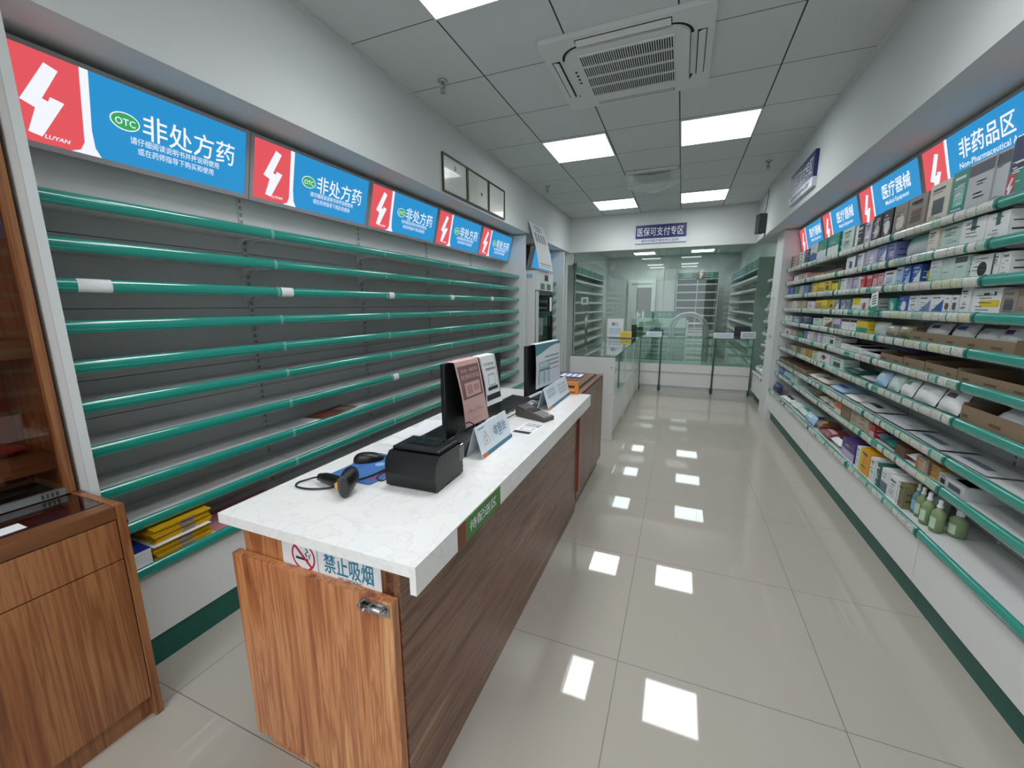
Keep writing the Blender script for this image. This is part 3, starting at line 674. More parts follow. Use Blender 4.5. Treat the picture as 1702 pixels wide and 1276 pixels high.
def hutch():
    x0, x1, y0, y1, z0, z1 = -2.31, -1.992, -.95, .688, .846, 2.36
    t = thing('display_hutch', 'reddish wooden wall hutch with glass doors standing on the brown cabinet', 'cabinet', (-2.15, -.1, z0))
    for a, b in ((y1 - .024, y1), (y0, y0 + .024)):
        m = MB(); m.box(x0, x1, a, b, z0, z1, M_WOODB, .001); m.build('side_panel', t)
    m = MB(); m.box(x0, x0 + .01, y0 + .025, y1 - .025, z0, z1, M_WOODR); m.build('back_panel', t)
    m = MB(); m.box(x0 + .011, x1, y0 + .025, y1 - .025, z1 - .03, z1, M_WOODB); m.build('top_panel', t)
    for z in (1.0, 1.395, 1.82):
        m = MB(); m.box(x0 + .011, x1 - .03, y0 + .025, y1 - .025, z - .062, z, M_WOODH, .001); m.build('shelf', t)
    m = MB(); m.box(x1 - .024, x1 - .002, y0 + .025, y1 - .025, z0, z0 + .022, M_ALU); m.build('door_track', t)
    for k, (a, b) in enumerate(((y0 + .025, -.1), (-.14, y1 - .03))):
        m = MB(); x = x1 - .009 - .009 * k; m.box(x - .0025, x + .0025, a, b, z0 + .006, z1 - .032, glass('hutch_glass', '#efe9e4', .7)); m.build('sliding_glass_door', t)
    m = MB()
    for q in range(4): m.box(x1 - .0015, x1 - .0006, .6 + q * .012, .607 + q * .012, z0 + .004, z0 + .02, M_DGREY)
    m.build('track_lettering', t)
hutch()
# bags of dried fruit and the price card inside the hutch
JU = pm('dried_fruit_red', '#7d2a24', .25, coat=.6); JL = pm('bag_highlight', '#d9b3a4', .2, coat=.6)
for k, (yy, xx) in enumerate(((.545, -2.12), (.39, -2.13))):
    t = thing('fruit_bag', ('clear bag of dark red dried fruit on the hutch shelf, nearer the side panel', 'clear bag of dark red dried fruit on the hutch shelf, left of the other bag')[k], 'bag', (xx, yy, .001 + 1.0), 'bags of dried fruit')
    m = MB(); pillow(m, .15, .13, .045, JU, None, k, None, Matrix.Translation((xx, yy, 1.0005)), 12); m.build('bag', t)
    m = MB(); rng = random.Random(k)
    for q in range(14):
        u = rng.uniform(-.05, .05); v = rng.uniform(-.04, .04); c = (xx + v, yy + u, 1.0005 + .036 * (1 - (u / .08) ** 2) * (1 - (v / .07) ** 2)); r = rng.uniform(.008, .013)
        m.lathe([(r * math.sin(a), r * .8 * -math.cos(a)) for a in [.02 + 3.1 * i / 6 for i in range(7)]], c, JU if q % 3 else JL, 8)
    m.build('dried_fruit', t)
m = MB(); M = Matrix.Translation((-2.045, .43, 1.0005)) @ Matrix.Rotation(.25, 4, 'Y'); m.box(-.001, .001, -.035, .035, 0, .035, M_PAPER, 0, M); tag(m.build('price_card', loc=(-2.045, .43, 1.0005)), 'small white price card leaning on the hutch shelf', 'price card')
m = MB(); m.box(-1.86, -1.80, .28, .5, .8442, .8447, M_PAPER); tag(m.build('paper_sheet', loc=(-1.83, .39, .8442)), 'white paper lying on the glass top of the brown cabinet', 'paper')

# ================================================================= CHECKOUT COUNTER
CX0, CX1, CY0, CY1, CZ = -1.235, -.535, .708, 2.742, .9
t = thing('checkout_counter', 'long wooden checkout counter under the white stone top', 'counter', (-.93, 1.75, 0)); CTR = t
m = MB(); m.box(-1.225, -.69, .768, .79, 0, .867, M_WOODO, .001); m.build('end_panel', t)
m = MB(); m.box(-.652, -.632, .768, 2.765, 0, .867, M_WOODD, .001); m.build('front_panel', t)
m = MB(); m.box(-.69, -.653, .785, .8, 0, .867, M_WOODD); m.build('corner_filler', t)
m = MB(); m.box(-1.2, -1.18, .791, 2.7, .0, .1, M_WOODD); m.box(-1.2, -.653, 2.70, 2.72, 0, .867, M_WOODD); m.box(-1.2, -.653, .8, 2.7, .45, .468, M_WOODD); m.build('carcass', t)
m = MB(); m.box(-1.246, -.637, .738, .7645, .075, .75, M_WOODO, .0012)
dr = m.build('flap_door', t)
m = MB(); O = Vector((-.72, .7375, .705))
m.box(-.735, -.645, .7345, .738, .708, .742, M_CHROME, .001); m.build('bolt_plate', dr)
m = MB(); m.tube([(-.738, .728, .727), (-.65, .728, .727)], .006, M_CHROME); m.tube([(-.715, .728, .727), (-.715, .716, .722)], .004, M_CHROME)
for x in (-.732, -.70, -.66): m.box(x - .004, x + .004, .722, .7345, .717, .737, M_CHROME, .001)
m.build('sliding_bolt', dr)
t = thing('countertop', 'white veined stone worktop with a deep front lip on the checkout counter', 'worktop', ((CX0 + CX1) / 2, 1.72, .868))
m = MB(); m.prism([(CX0, CZ), (CX1, CZ), (CX1, .824), (CX1 - .018, .824), (CX1 - .018, CZ - .031), (CX0, CZ - .031)], lambda p, q, y: (p, y, q), CY0, CY1, M_QUARTZ); o = m.build('slab', t)
# adhesive signs on the counter
O = Vector((-1.055, .7665, .762)); t = thing('no_smoking_sign', 'white no smoking sign under the worktop at the near end of the checkout', 'sign', (-.88, .7665, .8))
m = MB(); m.box(-1.055, -.69, .7655, .7675, .715, .8665, M_PAPER); m.build('plate', t)
m = MB(); SB = pm('sign_teal_ink', '#1f7f9c', .5); SRD = pm('sign_red_ink', '#b3264a', .5)
O = Vector((-1.055, .7655, .715)); c = (.085, .072)
ring = lambda r: [(c[0] + r * math.cos(2 * math.pi * k / 32), c[1] + r * math.sin(2 * math.pi * k / 32)) for k in range(32)]
a, b = ring(.046), ring(.04); vs = [tuple(O + X * p + Z * q - Y * .0006) for p, q in a + b]; m.faces(vs, [(k, (k + 1) % 32, 32 + (k + 1) % 32, 32 + k) for k in range(32)], SRD)
m.poly([(c[0] - .032, c[1] + .026), (c[0] - .026, c[1] + .032), (c[0] + .032, c[1] - .026), (c[0] + .026, c[1] - .032)], O, X, Z, SRD, .0009)
m.rect(c[0] - .03, c[0] + .012, c[1] - .012, c[1] - .004, O, X, Z, M_INK, .0007); m.rect(c[0] + .014, c[0] + .018, c[1] - .012, c[1] - .004, O, X, Z, M_INK, .0007)
m.tube([O + X * (c[0] + .016) + Z * (c[1] + .002) - Y * .001, O + X * (c[0] + .01) + Z * (c[1] + .012) - Y * .001, O + X * (c[0] + .02) + Z * (c[1] + .018) - Y * .001, O + X * (c[0] + .012) + Z * (c[1] + .028) - Y * .001], .0012, M_INK, 4)
m.tube([O + X * (c[0] + .025) + Z * (c[1] - .002) - Y * .001, O + X * (c[0] + .023) + Z * (c[1] + .008) - Y * .001, O + X * (c[0] + .031) + Z * (c[1] + .012) - Y * .001], .0012, M_INK, 4)
m.build('pictogram', t)
m = MB(); m.rect(.14, .1415, .035, .112, O, X, Z, M_INK, .0006); m.text('禁止吸烟', .165, .05, .052, O, X, Z, SB, .0008, .175, .012); m.text('NO SMOKING', .215, .03, .014, O, X, Z, M_INK, .0008, .085, .0); m.build('lettering', t)
t = thing('adhesive_sign', 'green adhesive sign with white characters on the worktop lip', 'sign', (CX1, 1.05, .83))
O = Vector((CX1 + .0006, .955, .824)); GRN = pm('sticker_green', '#3f7d31', .4)
m = MB(); m.box(CX1, CX1 + .0006, .955, 1.2, .8245, .895, GRN); m.build('sticker', t)
m = MB(); m.text('待配送区', .02, .022, .03, O, Y, Z, M_PAPER, .0006, .19, .01); m.build('lettering', t)
m = MB(); m.box(CX1, CX1 + .0008, .905, .953, .8245, .895, pm('brown_patch', '#7a3f26', .5)); tag(m.build('adhesive_patch', loc=(CX1, .93, .8245)), 'small brown patch on the worktop lip beside the green sign', 'sticker')

# ================================================================= THINGS ON THE WORKTOP
z0 = CZ + .0005
def place(M, p): return tuple(M @ Vector(p))
# mouse mat
def rrect(hx, hy, r, n=5):
    out = []
    for sx, sy, a0 in ((1, 1, 0), (-1, 1, 90), (-1, -1, 180), (1, -1, 270)):
        for k in range(n + 1):
            a = math.radians(a0 + 90 * k / n); out.append((sx * (hx - r) + r * math.cos(a), sy * (hy - r) + r * math.sin(a)))
    return out
MM = Matrix.Translation((-1.035, 1.155, z0)) @ Matrix.Rotation(-.06, 4, 'Z')
m = MB(); m.prism(rrect(.1, .125, .015), lambda p, q, z: place(MM, (p, q, z)), 0, .003, pm('mat_blue', '#3f6fae', .6)); 
O = Vector(place(MM, (0, 0, .003))); R_ = (MM.to_3x3() @ Y); U_ = (MM.to_3x3() @ -X)
m.poly([(.03 + .018 * math.cos(q), .0 + .018 * math.sin(q)) for q in [2 * math.pi * i / 14 for i in range(14)]], O, R_, U_, pm('mat_pale', '#8fb4da', .6), .0005)
for i in range(6): m.rect(-.1 + i * .016, -.088 + i * .016, -.08, -.066, O, R_, U_, pm('mat_red', '#a1354e', .6), .0005)
m.rect(-.1, .0, .045, .05, O, R_, U_, pm('mat_navy', '#24457c', .6), .0005); m.rect(-.1, .02, -.05, -.046, O, R_, U_, MATS['mat_navy'], .0005)
tag(m.build('mouse_mat', loc=(-1.035, 1.155, z0)), 'blue printed mouse mat on the worktop beside the receipt printer', 'mouse mat')
def mouse(cx, cy, rot, label, z=z0):
    t = thing('computer_mouse', label, 'mouse', (cx, cy, z)); M = Matrix.Translation((cx, cy, z)) @ Matrix.Rotation(rot, 4, 'Z')
    m = MB()
    def fn(u, v):
        a = 2 * math.pi * u; e = math.sin(v * math.pi / 2); r = math.cos(v * math.pi / 2) ** .6
        return place(M, (.031 * r * math.cos(a), .058 * r * math.sin(a), .001 + .032 * e * (1 - .25 * r * math.sin(a))))
    m.grid(20, 8, fn, M_BLACK); m.build('shell', t)
    m = MB(); m.lathe([(.001, -.003), (.005, -.003), (.005, .003), (.001, .003)], place(M, (0, .03, .021)), M_DGREY, 10, 'x'); m.build('scroll_wheel', t); return t
t = mouse(-1.1, 1.2, -.83, 'black mouse on the blue mat on the worktop', z0 + .0032)
m = MB(); m.tube([(-1.065, 1.235, z0 + .015), (-1.0, 1.27, z0 + .008), (-.95, 1.30, z0 + .006), (-.9, 1.33, z0 + .005)], .003, M_BLACK, 6); m.build('cable', t)
# barcode scanner lying on its side
t = thing('barcode_scanner', 'black handheld barcode scanner with an orange trigger at the near end of the worktop', 'barcode scanner', (-1.0, .965, z0))
m = MB(); m.tube([(-1.125, .985, z0 + .018), (-1.09, .982, z0 + .021), (-1.05, .975, z0 + .022), (-1.02, .967, z0 + .026), (-1.0, .962, z0 + .03)], .018, M_BLACK, 14, [.013, .018, .0185, .018, .017]); m.build('handle', t)
m = MB(); hd = []
for k, (p, rx, rz) in enumerate((((-.985, 1.0, z0 + .05), .016, .018), ((-.98, .988, z0 + .05), .024, .03), ((-.97, .962, z0 + .046), .027, .036), ((-.96, .94, z0 + .042), .024, .038), ((-.953, .918, z0 + .039), .019, .038))):
    a = [Vector(p) + Vector((.95, .3, 0)).normalized() * rx * math.cos(2 * math.pi * j / 16) + Z * rz * math.sin(2 * math.pi * j / 16) for j in range(16)]; hd.append([tuple(q) for q in a])
m.faces([q for r in hd for q in r], [(16 * i + j, 16 * i + (j + 1) % 16, 16 * i + 16 + (j + 1) % 16, 16 * i + 16 + j) for i in range(4) for j in range(16)] + [tuple(range(16))], M_BLACK, True); m.faces(hd[4], [tuple(range(16))], M_DGREY); m.build('head', t)
m = MB(); w = [tuple(Vector(q) + Vector((.004, -.0015, 0))) for q in hd[4]]; cc = Vector((-.949, .9165, z0 + .039)); m.faces([tuple(cc + (Vector(q) - cc) * .7) for q in w], [tuple(range(16))], M_BLACKG); m.build('scan_window', t)
m = MB(); m.box(-1.012, -.99, .937, .953, z0 + .014, z0 + .034, pm('trigger_orange', '#d59a45', .4), .004); m.build('trigger', t)
m = MB(); m.tube([(-1.125, .985, z0 + .018), (-1.15, .985, z0 + .012), (-1.175, .97, z0 + .005), (-1.185, .945, z0 + .004), (-1.16, .92, z0 + .004), (-1.1, .925, z0 + .004), (-1.05, .955, z0 + .004), (-1.02, 1.0, z0 + .008), (-.985, 1.07, z0 + .0085), (-.97, 1.15, z0 + .0085), (-.95, 1.22, z0 + .0085), (-.93, 1.28, z0 + .007)], .0032, M_BLACK, 6); m.build('cable', t)
# receipt printer
t = thing('receipt_printer', 'black box shaped receipt printer on the worktop', 'printer', (-.8, 1.14, z0))
M = Matrix.Translation((-.795, 1.135, z0)) @ Matrix.Rotation(.03, 4, 'Z')
m = MB(); prof = [(-.085, .006), (-.09, .05), (-.084, .095), (-.06, .118), (.07, .118), (.085, .112), (.1, .1), (.1, .006)]
m.prism(prof, lambda p, q, x: place(M, (x, p, q)), -.098, .098, M_BLACK); m.build('housing', t)
m = MB(); m.box(-.093, .093, -.05, .075, .1185, .132, M_BLACK, .006, M); m.box(-.06, .06, -.01, .05, .1325, .134, M_BLACKG, 0, M); m.build('lid', t)
m = MB(); m.box(.06, .0985, .07, .115, .05, .11, M_BLACKG, .005, M); m.box(-.09, .09, -.08, .09, 0, .006, M_DGREY, 0, M); m.build('base', t)
m = MB(); m.tube([place(M, (.05, .1, .03)), place(M, (.075, .13, .012)), place(M, (.06, .155, .007)), place(M, (.03, .165, .006))], .005, M_BLACK, 6); m.tube([place(M, (.03, .1, .035)), place(M, (.04, .13, .02)), place(M, (.02, .15, .006)), place(M, (0, .16, .006))], .005, M_BLACK, 6)
m.tube([place(M, (-.1, .0, .03)), place(M, (-.13, -.06, .004)), place(M, (-.165, -.05, .004)), place(M, (-.17, .02, .004)), place(M, (-.14, .08, .004)), place(M, (-.1, .12, .006))], .0025, M_BLACK, 6); m.build('cable', t)
# loose papers
for k, (cx, cy, rot, lab) in enumerate(((-1.12, 1.53, .12, 'white paper sheet on the worktop behind the first monitor, lowest of three'), (-1.1, 1.6, -.25, 'white paper sheet in the middle of the three behind the first monitor'), (-1.09, 1.68, .3, 'topmost white paper sheet behind the first monitor'))):
    M = Matrix.Translation((cx, cy, z0 + k * .0022)) @ Matrix.Rotation(rot, 4, 'Z'); m = MB()
    m.grid(8, 8, lambda u, v: place(M, ((u - .5) * .2, (v - .5) * .26, .0006 + .0012 * math.sin(3 * u + k) ** 2 * v)), M_PAPER); m.grid(1, 1, lambda u, v: place(M, ((u - .5) * .2, (v - .5) * .26, .0003)), M_PAPER)
    tag(m.build('paper_sheet', loc=(cx, cy, z0 + k * .0022)), lab, 'paper', 'loose papers on the worktop')
# monitors: their backs face the aisle
def monitor(a, b, zb_, zt, label, face=1):
    a, b = Vector(a), Vector(b); R = (b - a).normalized(); w = (b - a).length; N_ = R.cross(Z)            # N_ points to the aisle
    c = (a + b) / 2; t = thing('monitor', label, 'monitor', (c.x, c.y, z0))
    M = Matrix(((R.x, -N_.x, 0, a.x), (R.y, -N_.y, 0, a.y), (0, 0, 1, 0), (0, 0, 0, 1)))                  # x along the screen, y towards the clerk
    m = MB(); m.box(0, w, .0, .022, zb_, zt, M_BLACK, .004, M); m.build('back_cover', t)
    m = MB(); m.box(.008, w - .008, .0222, .0245, zb_ + .018, zt - .008, M_BLACKG, 0, M); m.build('screen', t)
    m = MB(); m.box(w * .3, w * .7, -.018, .0005, zb_ + .06, zt - .08, M_BLACK, .008, M); m.build('rear_housing', t)
    m = MB(); m.box(w * .46, w * .54, -.016, -.004, z0 + .008, zb_ + .09, M_BLACK, .002, M); m.build('stand_neck', t)
    m = MB(); m.box(w * .3, w * .7, -.06, .05, z0, z0 + .009, M_BLACK, .003, M); m.build('stand_foot', t)
    m = MB(); m.tube([M @ Vector((w * .5, -.02, zb_ + .07)), M @ Vector((w * .53, -.03, zb_)), M @ Vector((w * .5, -.05, z0 + .02)), M @ Vector((w * .62, -.03, z0 + .005)), M @ Vector((w * .8, .02, z0 + .005))], .003, M_BLACK, 6); m.build('cable', t)
    return R, N_, a, w
R1, N1, A1, w1 = monitor((-.877, 1.42, 0), (-.85, 1.93, 0), .945, 1.268, 'black monitor with a pink and a white notice taped over its back')
R2, N2, A2, w2 = monitor((-.84, 2.3, 0), (-.794, 2.79, 0), .95, 1.262, 'black monitor at the far end of the worktop with a wavy teal poster on it')
def hung(name, label, A, R, N_, r0, r1, zt, zb_, off, mat, drift=.0, curl=.012, deco=None, cat='notice'):
    t = thing(name, label, cat, tuple(A + R * (r0 + r1) / 2 + N_ * off + Z * zb_)); O = A + N_ * (off + .001)
    def P(u, v, l=0): return tuple(O + R * (r0 + (r1 - r0) * u + drift * (1 - v)) + Z * (zb_ + (zt - zb_) * v) + N_ * (curl * math.sin(math.pi * (1 - v) * .5) + .004 * math.sin(5 * (1 - v) + 2 * u) * (1 - v) + l))
    m = MB(); m.grid(6, 12, lambda u, v: P(u, v), mat); m.grid(6, 12, lambda u, v: P(u, v, -.0004), mat)
    m.faces([P(u, 1, l) for u in (0, 1) for l in (0, -.0004)] + [tuple(Vector(P(u, 1)) - N_ * (off + .014) + Z * .002) for u in (0, 1)], [(0, 2, 5, 4)], mat); m.build('sheet', t)
    if deco:
        m = MB()
        def patch(u0, u1, v0, v1, mt, l=.0006):
            m.grid(3, 4, lambda u, v: P(u0 + (u1 - u0) * u, v0 + (v1 - v0) * v, l), mt)
        def txt(body, u0, v0, h, wd, mt, bold=.02):
            V, Fc, x0, x1 = glyphs(body, bold); m.faces([P(u0 + (x - x0) / (x1 - x0) * wd, v0 + y / .8 * h, .0012) for x, y in V], Fc, mt)
        deco(patch, txt, m, P); m.build('print', t)
PK = pm('pink_paper', '#d8aea8', .7); PKD = pm('pink_print', '#80605f', .7)
def d1(patch, txt, m, P):
    patch(.06, .94, .43, .93, PKD); txt('药店一键购药', .16, .83, .05, .7, PK, .0); txt('就用码改造', .12, .73, .065, .78, PK, .0)
    patch(.2, .86, .46, .67, pm('pink_pale', '#d3a8a2', .7), .001); patch(.27, .5, .495, .635, pm('pink_mid', '#b58b88', .7), .0014); patch(.56, .8, .52, .62, MATS['pink_mid'], .0014)
    for k in range(9): patch(.12 + k * .085, .12 + k * .085 + .05, .2, .22 + .05 * ((k * 7) % 4) / 3, MATS['pink_mid'])
    for k in range(2): patch(.1, .75, .1 - .03 * k, .106 - .03 * k, MATS['pink_mid'])
hung('notice', 'pink paper notice hanging over the back of the first monitor', A1, R1, N1, .03, .225, 1.271, .98, .027, PK, .055, .02, d1)
def d2(patch, txt, m, P):
    txt('打开支付宝', .14, .81, .05, .66, M_INK, .004); txt('领取医保码', .2, .71, .05, .66, M_INK, .004)
    patch(.28, .78, .38, .64, pm('print_grey', '#b9bcc2', .7)); patch(.2, .86, .3, .37, M_INK); patch(.32, .74, .42, .6, M_PAPER, .001)
    patch(.06, .95, .1, .22, M_INK)
    patch(.02, .04, .2, .97, M_INK); patch(.92, .94, .22, .97, M_INK)
hung('notice', 'white payment notice hanging over the back of the first monitor', A1, R1, N1, .235, .385, 1.271, 1.03, .027, M_PAPER, .05, .016, d2)
def d3(patch, txt, m, P):
    TQ = pm('poster_teal', '#4f8791', .6); LT = pm('poster_pale', '#aac4c9', .6)
    for k in range(12):
        u = k / 12; v = .86 + .1 * math.sin(u * 3.0 - .9) - .03; patch(u, u + 1 / 12, v if v < 1 else .99, 1.0, TQ)
    for k in range(3): patch(.35 + .06 * k, .95, .66 - .1 * k, .7 - .1 * k, pm('poster_grey', '#8d9fae', .6))
    patch(.4, .95, .36, .372, M_INK)
    patch(.1, .55, .42, .6, LT); patch(.1, .55, .38, .42, TQ); patch(.12, .5, .1, .38, pm('poster_frost', '#c9d6d9', .6))
    for u in (.1, .3, .5): patch(u, u + .025, .08, .4, TQ, .001)
    txt('医保服务', .16, .48, .07, .34, M_PAPER, .02)
hung('poster', 'pale poster with a wavy teal top on the back of the far monitor', A2, R2, N2, .06, .47, 1.266, .985, .027, pm('poster_paper', '#d9dfe4', .5), .01, .004, d3, 'poster')
# keyboards
def keyboard(cx, cy, rot, label):
    t = thing('keyboard', label, 'keyboard', (cx, cy, z0)); M = Matrix.Translation((cx, cy, z0)) @ Matrix.Rotation(rot, 4, 'Z') @ Matrix.Rotation(.06, 4, 'Y')
    m = MB(); m.box(-.07, .07, -.22, .22, .004, .02, M_BLACK, .004, M); m.build('case', t)
    m = MB()
    for r in range(6):
        for c in range(18 if r < 5 else 11):
            w = .019 if r < 5 else .033; y = -.205 + c * (.0228 if r < 5 else .0375); x = -.055 + r * .0205
            m.box(x, x + .016, y, y + w, .0205, .027, M_DGREY if (r + c) % 23 == 0 else M_BLACK, .0, M)
    m.build('keys', t)
keyboard(-.99, 1.68, .02, 'black keyboard half hidden behind the first monitor')
keyboard(-.935, 2.22, -.02, 'black keyboard between the two monitors')
mouse(-.985, 1.945, .2, 'black mouse behind the right edge of the first monitor')
# card terminal behind the cashier sign
t = thing('payment_device', 'dark curved payment device behind the cashier sign', 'payment device', (-.8, 1.47, z0))
M = Matrix.Translation((-.808, 1.46, z0)) @ Matrix.Rotation(.04, 4, 'Z')
m = MB(); m.prism([(-.07, 0), (.07, 0), (.075, .02), (.05, .055), (.0, .065), (-.05, .05), (-.075, .02)], lambda p, q, x: place(M, (x, p * 1.2, q)), -.036, .036, M_DGREY); m.build('body', t)
m = MB(); m.tube([place(M, (0, .07, .04)), place(M, (.02, .04, .1)), place(M, (.01, -.02, .12)), place(M, (-.02, -.08, .06)), place(M, (-.03, -.11, .006))], .003, M_BLACK, 6); m.build('cable', t)
# leaning desk signs
def desk_sign(x, ya, yb, h, label, kind):
    t = thing('desk_sign', label, 'sign', (x, (ya + yb) / 2, z0)); w = yb - ya
    O = Vector((x, ya, z0)); U = Vector((-.28, 0, .96)).normalized(); R = Y; Nn = R.cross(U)
    def slab(m, O, U, n0, n1, mat, r0=0, r1=w, u0=0, u1=h):
        Nn = R.cross(U); c = [O + R * r + U * u + Nn * n for n in (n0, n1) for (r, u) in ((r0, u0), (r1, u0), (r1, u1), (r0, u1))]
        m.faces([tuple(p) for p in c], [(3, 2, 1, 0), (4, 5, 6, 7), (0, 1, 5, 4), (1, 2, 6, 5), (2, 3, 7, 6), (3, 0, 4, 7)], mat)
    m = MB(); slab(m, O, U, 0, .003, pm('sign_card', '#dbe4ec', .3)); m.build('front_plate', t)
    m = MB(); O2 = Vector((x - .28 * h * 2 - .0, ya, z0)); slab(m, O2, Vector((.28, 0, .96)).normalized(), -.002, 0, pm('sign_back', '#c9d3da', .3)); m.build('back_plate', t)
    m = MB(); O3 = O + Nn * .003; TB = pm('sign_steel_blue', '#3d7790', .4); OR = pm('sign_orange', '#c9743f', .4)
    m.rect(0, w * .16, 0, h * .13, O3, R, U, OR, .0006); m.rect(w * .16, w, 0, h * .13, O3, R, U, TB, .0006)
    if kind == 0:
        m.text('收银台', w * .47, h * .46, h * .3, O3, R, U, TB, .0008, w * .42, .004); m.text('Cashier', w * .6, h * .34, h * .07, O3, R, U, TB, .0008, w * .14)
        m.rect(w * .4, w * .403, h * .3, h * .86, O3, R, U, TB, .0006); m.rect(w * .06, w * .24, h * .88, h * .92, O3, R, U, pm('sign_teal_small', '#5fa39a', .5), .0006)
        for q in ((.14, .3, .33, .34), (.14, .3, .56, .57), (.14, .146, .34, .56), (.294, .3, .34, .56)): m.rect(w * q[0], w * q[1], h * q[2], h * q[3], O3, R, U, OR, .0006)
        for k in range(2):
            s_ = -1 if k else 1; m.poly([(w * .22, h * .8), (w * .22 + s_ * w * .05, h * .6), (w * .22 + s_ * w * .04, h * .6), (w * .22, h * .76)], O3, R, U, OR, .0006)
        m.rect(w * .17, w * .27, h * .6, h * .61, O3, R, U, OR, .0006); m.text('¥', w * .195, h * .4, h * .1, O3, R, U, OR, .0008, w * .05)
    else:
        for c0 in (.08, .55):
            for r_ in range(3 if c0 > .1 else 2):
                n = 9 if c0 > .1 else 8; hh = .11 if c0 > .1 else .15
                for k in range(n):
                    u = c0 + k * .042; v = .7 - r_ * (hh + .07)
                    for q in ((0, .03, .4, .5), (.012, .018, 0, 1), (0, .03, .85, 1), (.002, .028, 0, .12)): m.rect(w * (u + q[0]), w * (u + q[1]), h * (v + hh * q[2]), h * (v + hh * q[3]), O3, R, U, TB, .0006)
    m.build('print', t)
desk_sign(-.692, 1.385, 1.69, .128, 'white cashier desk sign with teal characters at the front of the worktop', 0)
desk_sign(-.672, 2.21, 2.7, .13, 'pale two column desk sign beside the far monitor', 1)
# card terminal
t = thing('card_terminal', 'grey brown card payment terminal with keypad on the worktop', 'card terminal', (-.7, 2.05, z0))
M = Matrix.Translation((-.7, 2.04, z0)) @ Matrix.Rotation(1.2, 4, 'Z'); TM = pm('terminal_body', '#4a4542', .4)
m = MB(); m.prism([(-.1, .004), (.1, .0), (.1, .022), (-.03, .05), (-.09, .062), (-.105, .04)], lambda p, q, x: place(M, (x, -p, q)), -.042, .042, TM); m.build('body', t)
sl = Vector((0, -.13, -.028)).normalized(); O = Vector(place(M, (-.035, .03, .0502))); Ux = (M.to_3x3() @ X); Us = (M.to_3x3() @ sl)
O = Vector(place(M, (-.035, .028, .0505)))
m = MB(); m.rect(0, .07, -.05, .0, O, Ux, -Us, M_BLACKG, .001) if False else m.rect(0, .07, .0, .045, O, Ux, Us, M_BLACKG, -.0012); m.build('display', t)
m = MB(); KG = pm('key_grey', '#8f8c88', .5)
for r in range(4):
    for c in range(3): m.rect(.003 + c * .024, .02 + c * .024, .055 + r * .017, .067 + r * .017, O, Ux, Us, KG if (r, c) != (3, 2) else pm('key_pale', '#c8c4bb', .5), -.0015)
m.build('keypad', t)
m = MB(); m.box(-.044, .044, .045, .1, .02, .05, TM, .006, M); m.build('paper_bay', t)
m = MB(); m.tube([place(M, (-.02, .1, .02)), (-.83, 1.98, z0 + .005), (-.85, 1.93, z0 + .004), (-.86, 1.97, z0 + .012), (-.852, 2.04, z0 + .02), (-.845, 2.1, z0 + .012)], .003, M_BLACK, 6); m.build('cable', t)
# flyer in front of the terminal
t = thing('flyer', 'white flyer with black print lying flat in front of the card terminal', 'flyer', (-.67, 1.83, z0))
M = Matrix.Translation((-.665, 1.835, z0)) @ Matrix.Rotation(-.12, 4, 'Z'); m = MB(); m.box(-.055, .055, -.1, .1, 0, .0006, M_PAPER, 0, M); m.build('sheet', t)
m = MB(); O = Vector(place(M, (-.055, .1, .0006))); R_, U_ = M.to_3x3() @ X, M.to_3x3() @ Y
m.text('打开支付宝', .012, -.03, .02, O, R_, U_, M_INK, .0005, .085, .01); m.text('扫码付款', .012, -.06, .02, O, R_, U_, M_INK, .0005, .085, .01); m.rect(.02, .09, -.13, -.08, O, R_, U_, MATS['print_grey'], .0005); m.rect(.03, .08, -.122, -.088, O, R_, U_, M_PAPER, .0008); m.rect(.01, .1, -.18, -.145, O, R_, U_, M_INK, .0005); m.build('print', t)
# orange carton at the end
t = thing('medicine_carton', 'small orange medicine carton on the far corner of the worktop', 'carton', (-.66, 2.7, z0))
m = MB(); OG = pm('carton_orange', '#c9792c', .4); m.box(-.715, -.615, 2.705, 2.738, z0, z0 + .082, OG, .001); O = Vector((-.715, 2.705, z0)); m.rect(.01, .075, .045, .06, O, X, Z, M_INK, .0006); m.rect(.01, .07, .025, .03, O, X, Z, pm('carton_cream', '#e6c99a', .5), .0006); m.rect(.05, .08, .012, .018, O, X, Z, M_INK, .0006); m.build('box', t)
# webcam-like black gadget and cables round the far monitor
t = thing('cable_bundle', 'tangle of black cables lying under the far monitor', 'cables', (-.86, 2.45, z0)); m = MB(); rng = random.Random(4)
for q in range(6):
    pts = []; p = Vector((-.82 + .015 * q, 2.12 + .03 * q, z0 + .006))
    for k in range(8): pts.append(tuple(p)); p += Vector((rng.uniform(-.03, .035), rng.uniform(.0, .045), rng.uniform(-.012, .014))); p.z = min(max(p.z, z0 + .005), z0 + .05); p.x = min(max(p.x, -.845), -.75); p.y = min(p.y, 2.42)
    m.tube(pts, .0035, M_BLACK, 6)
m.build('cables', t)

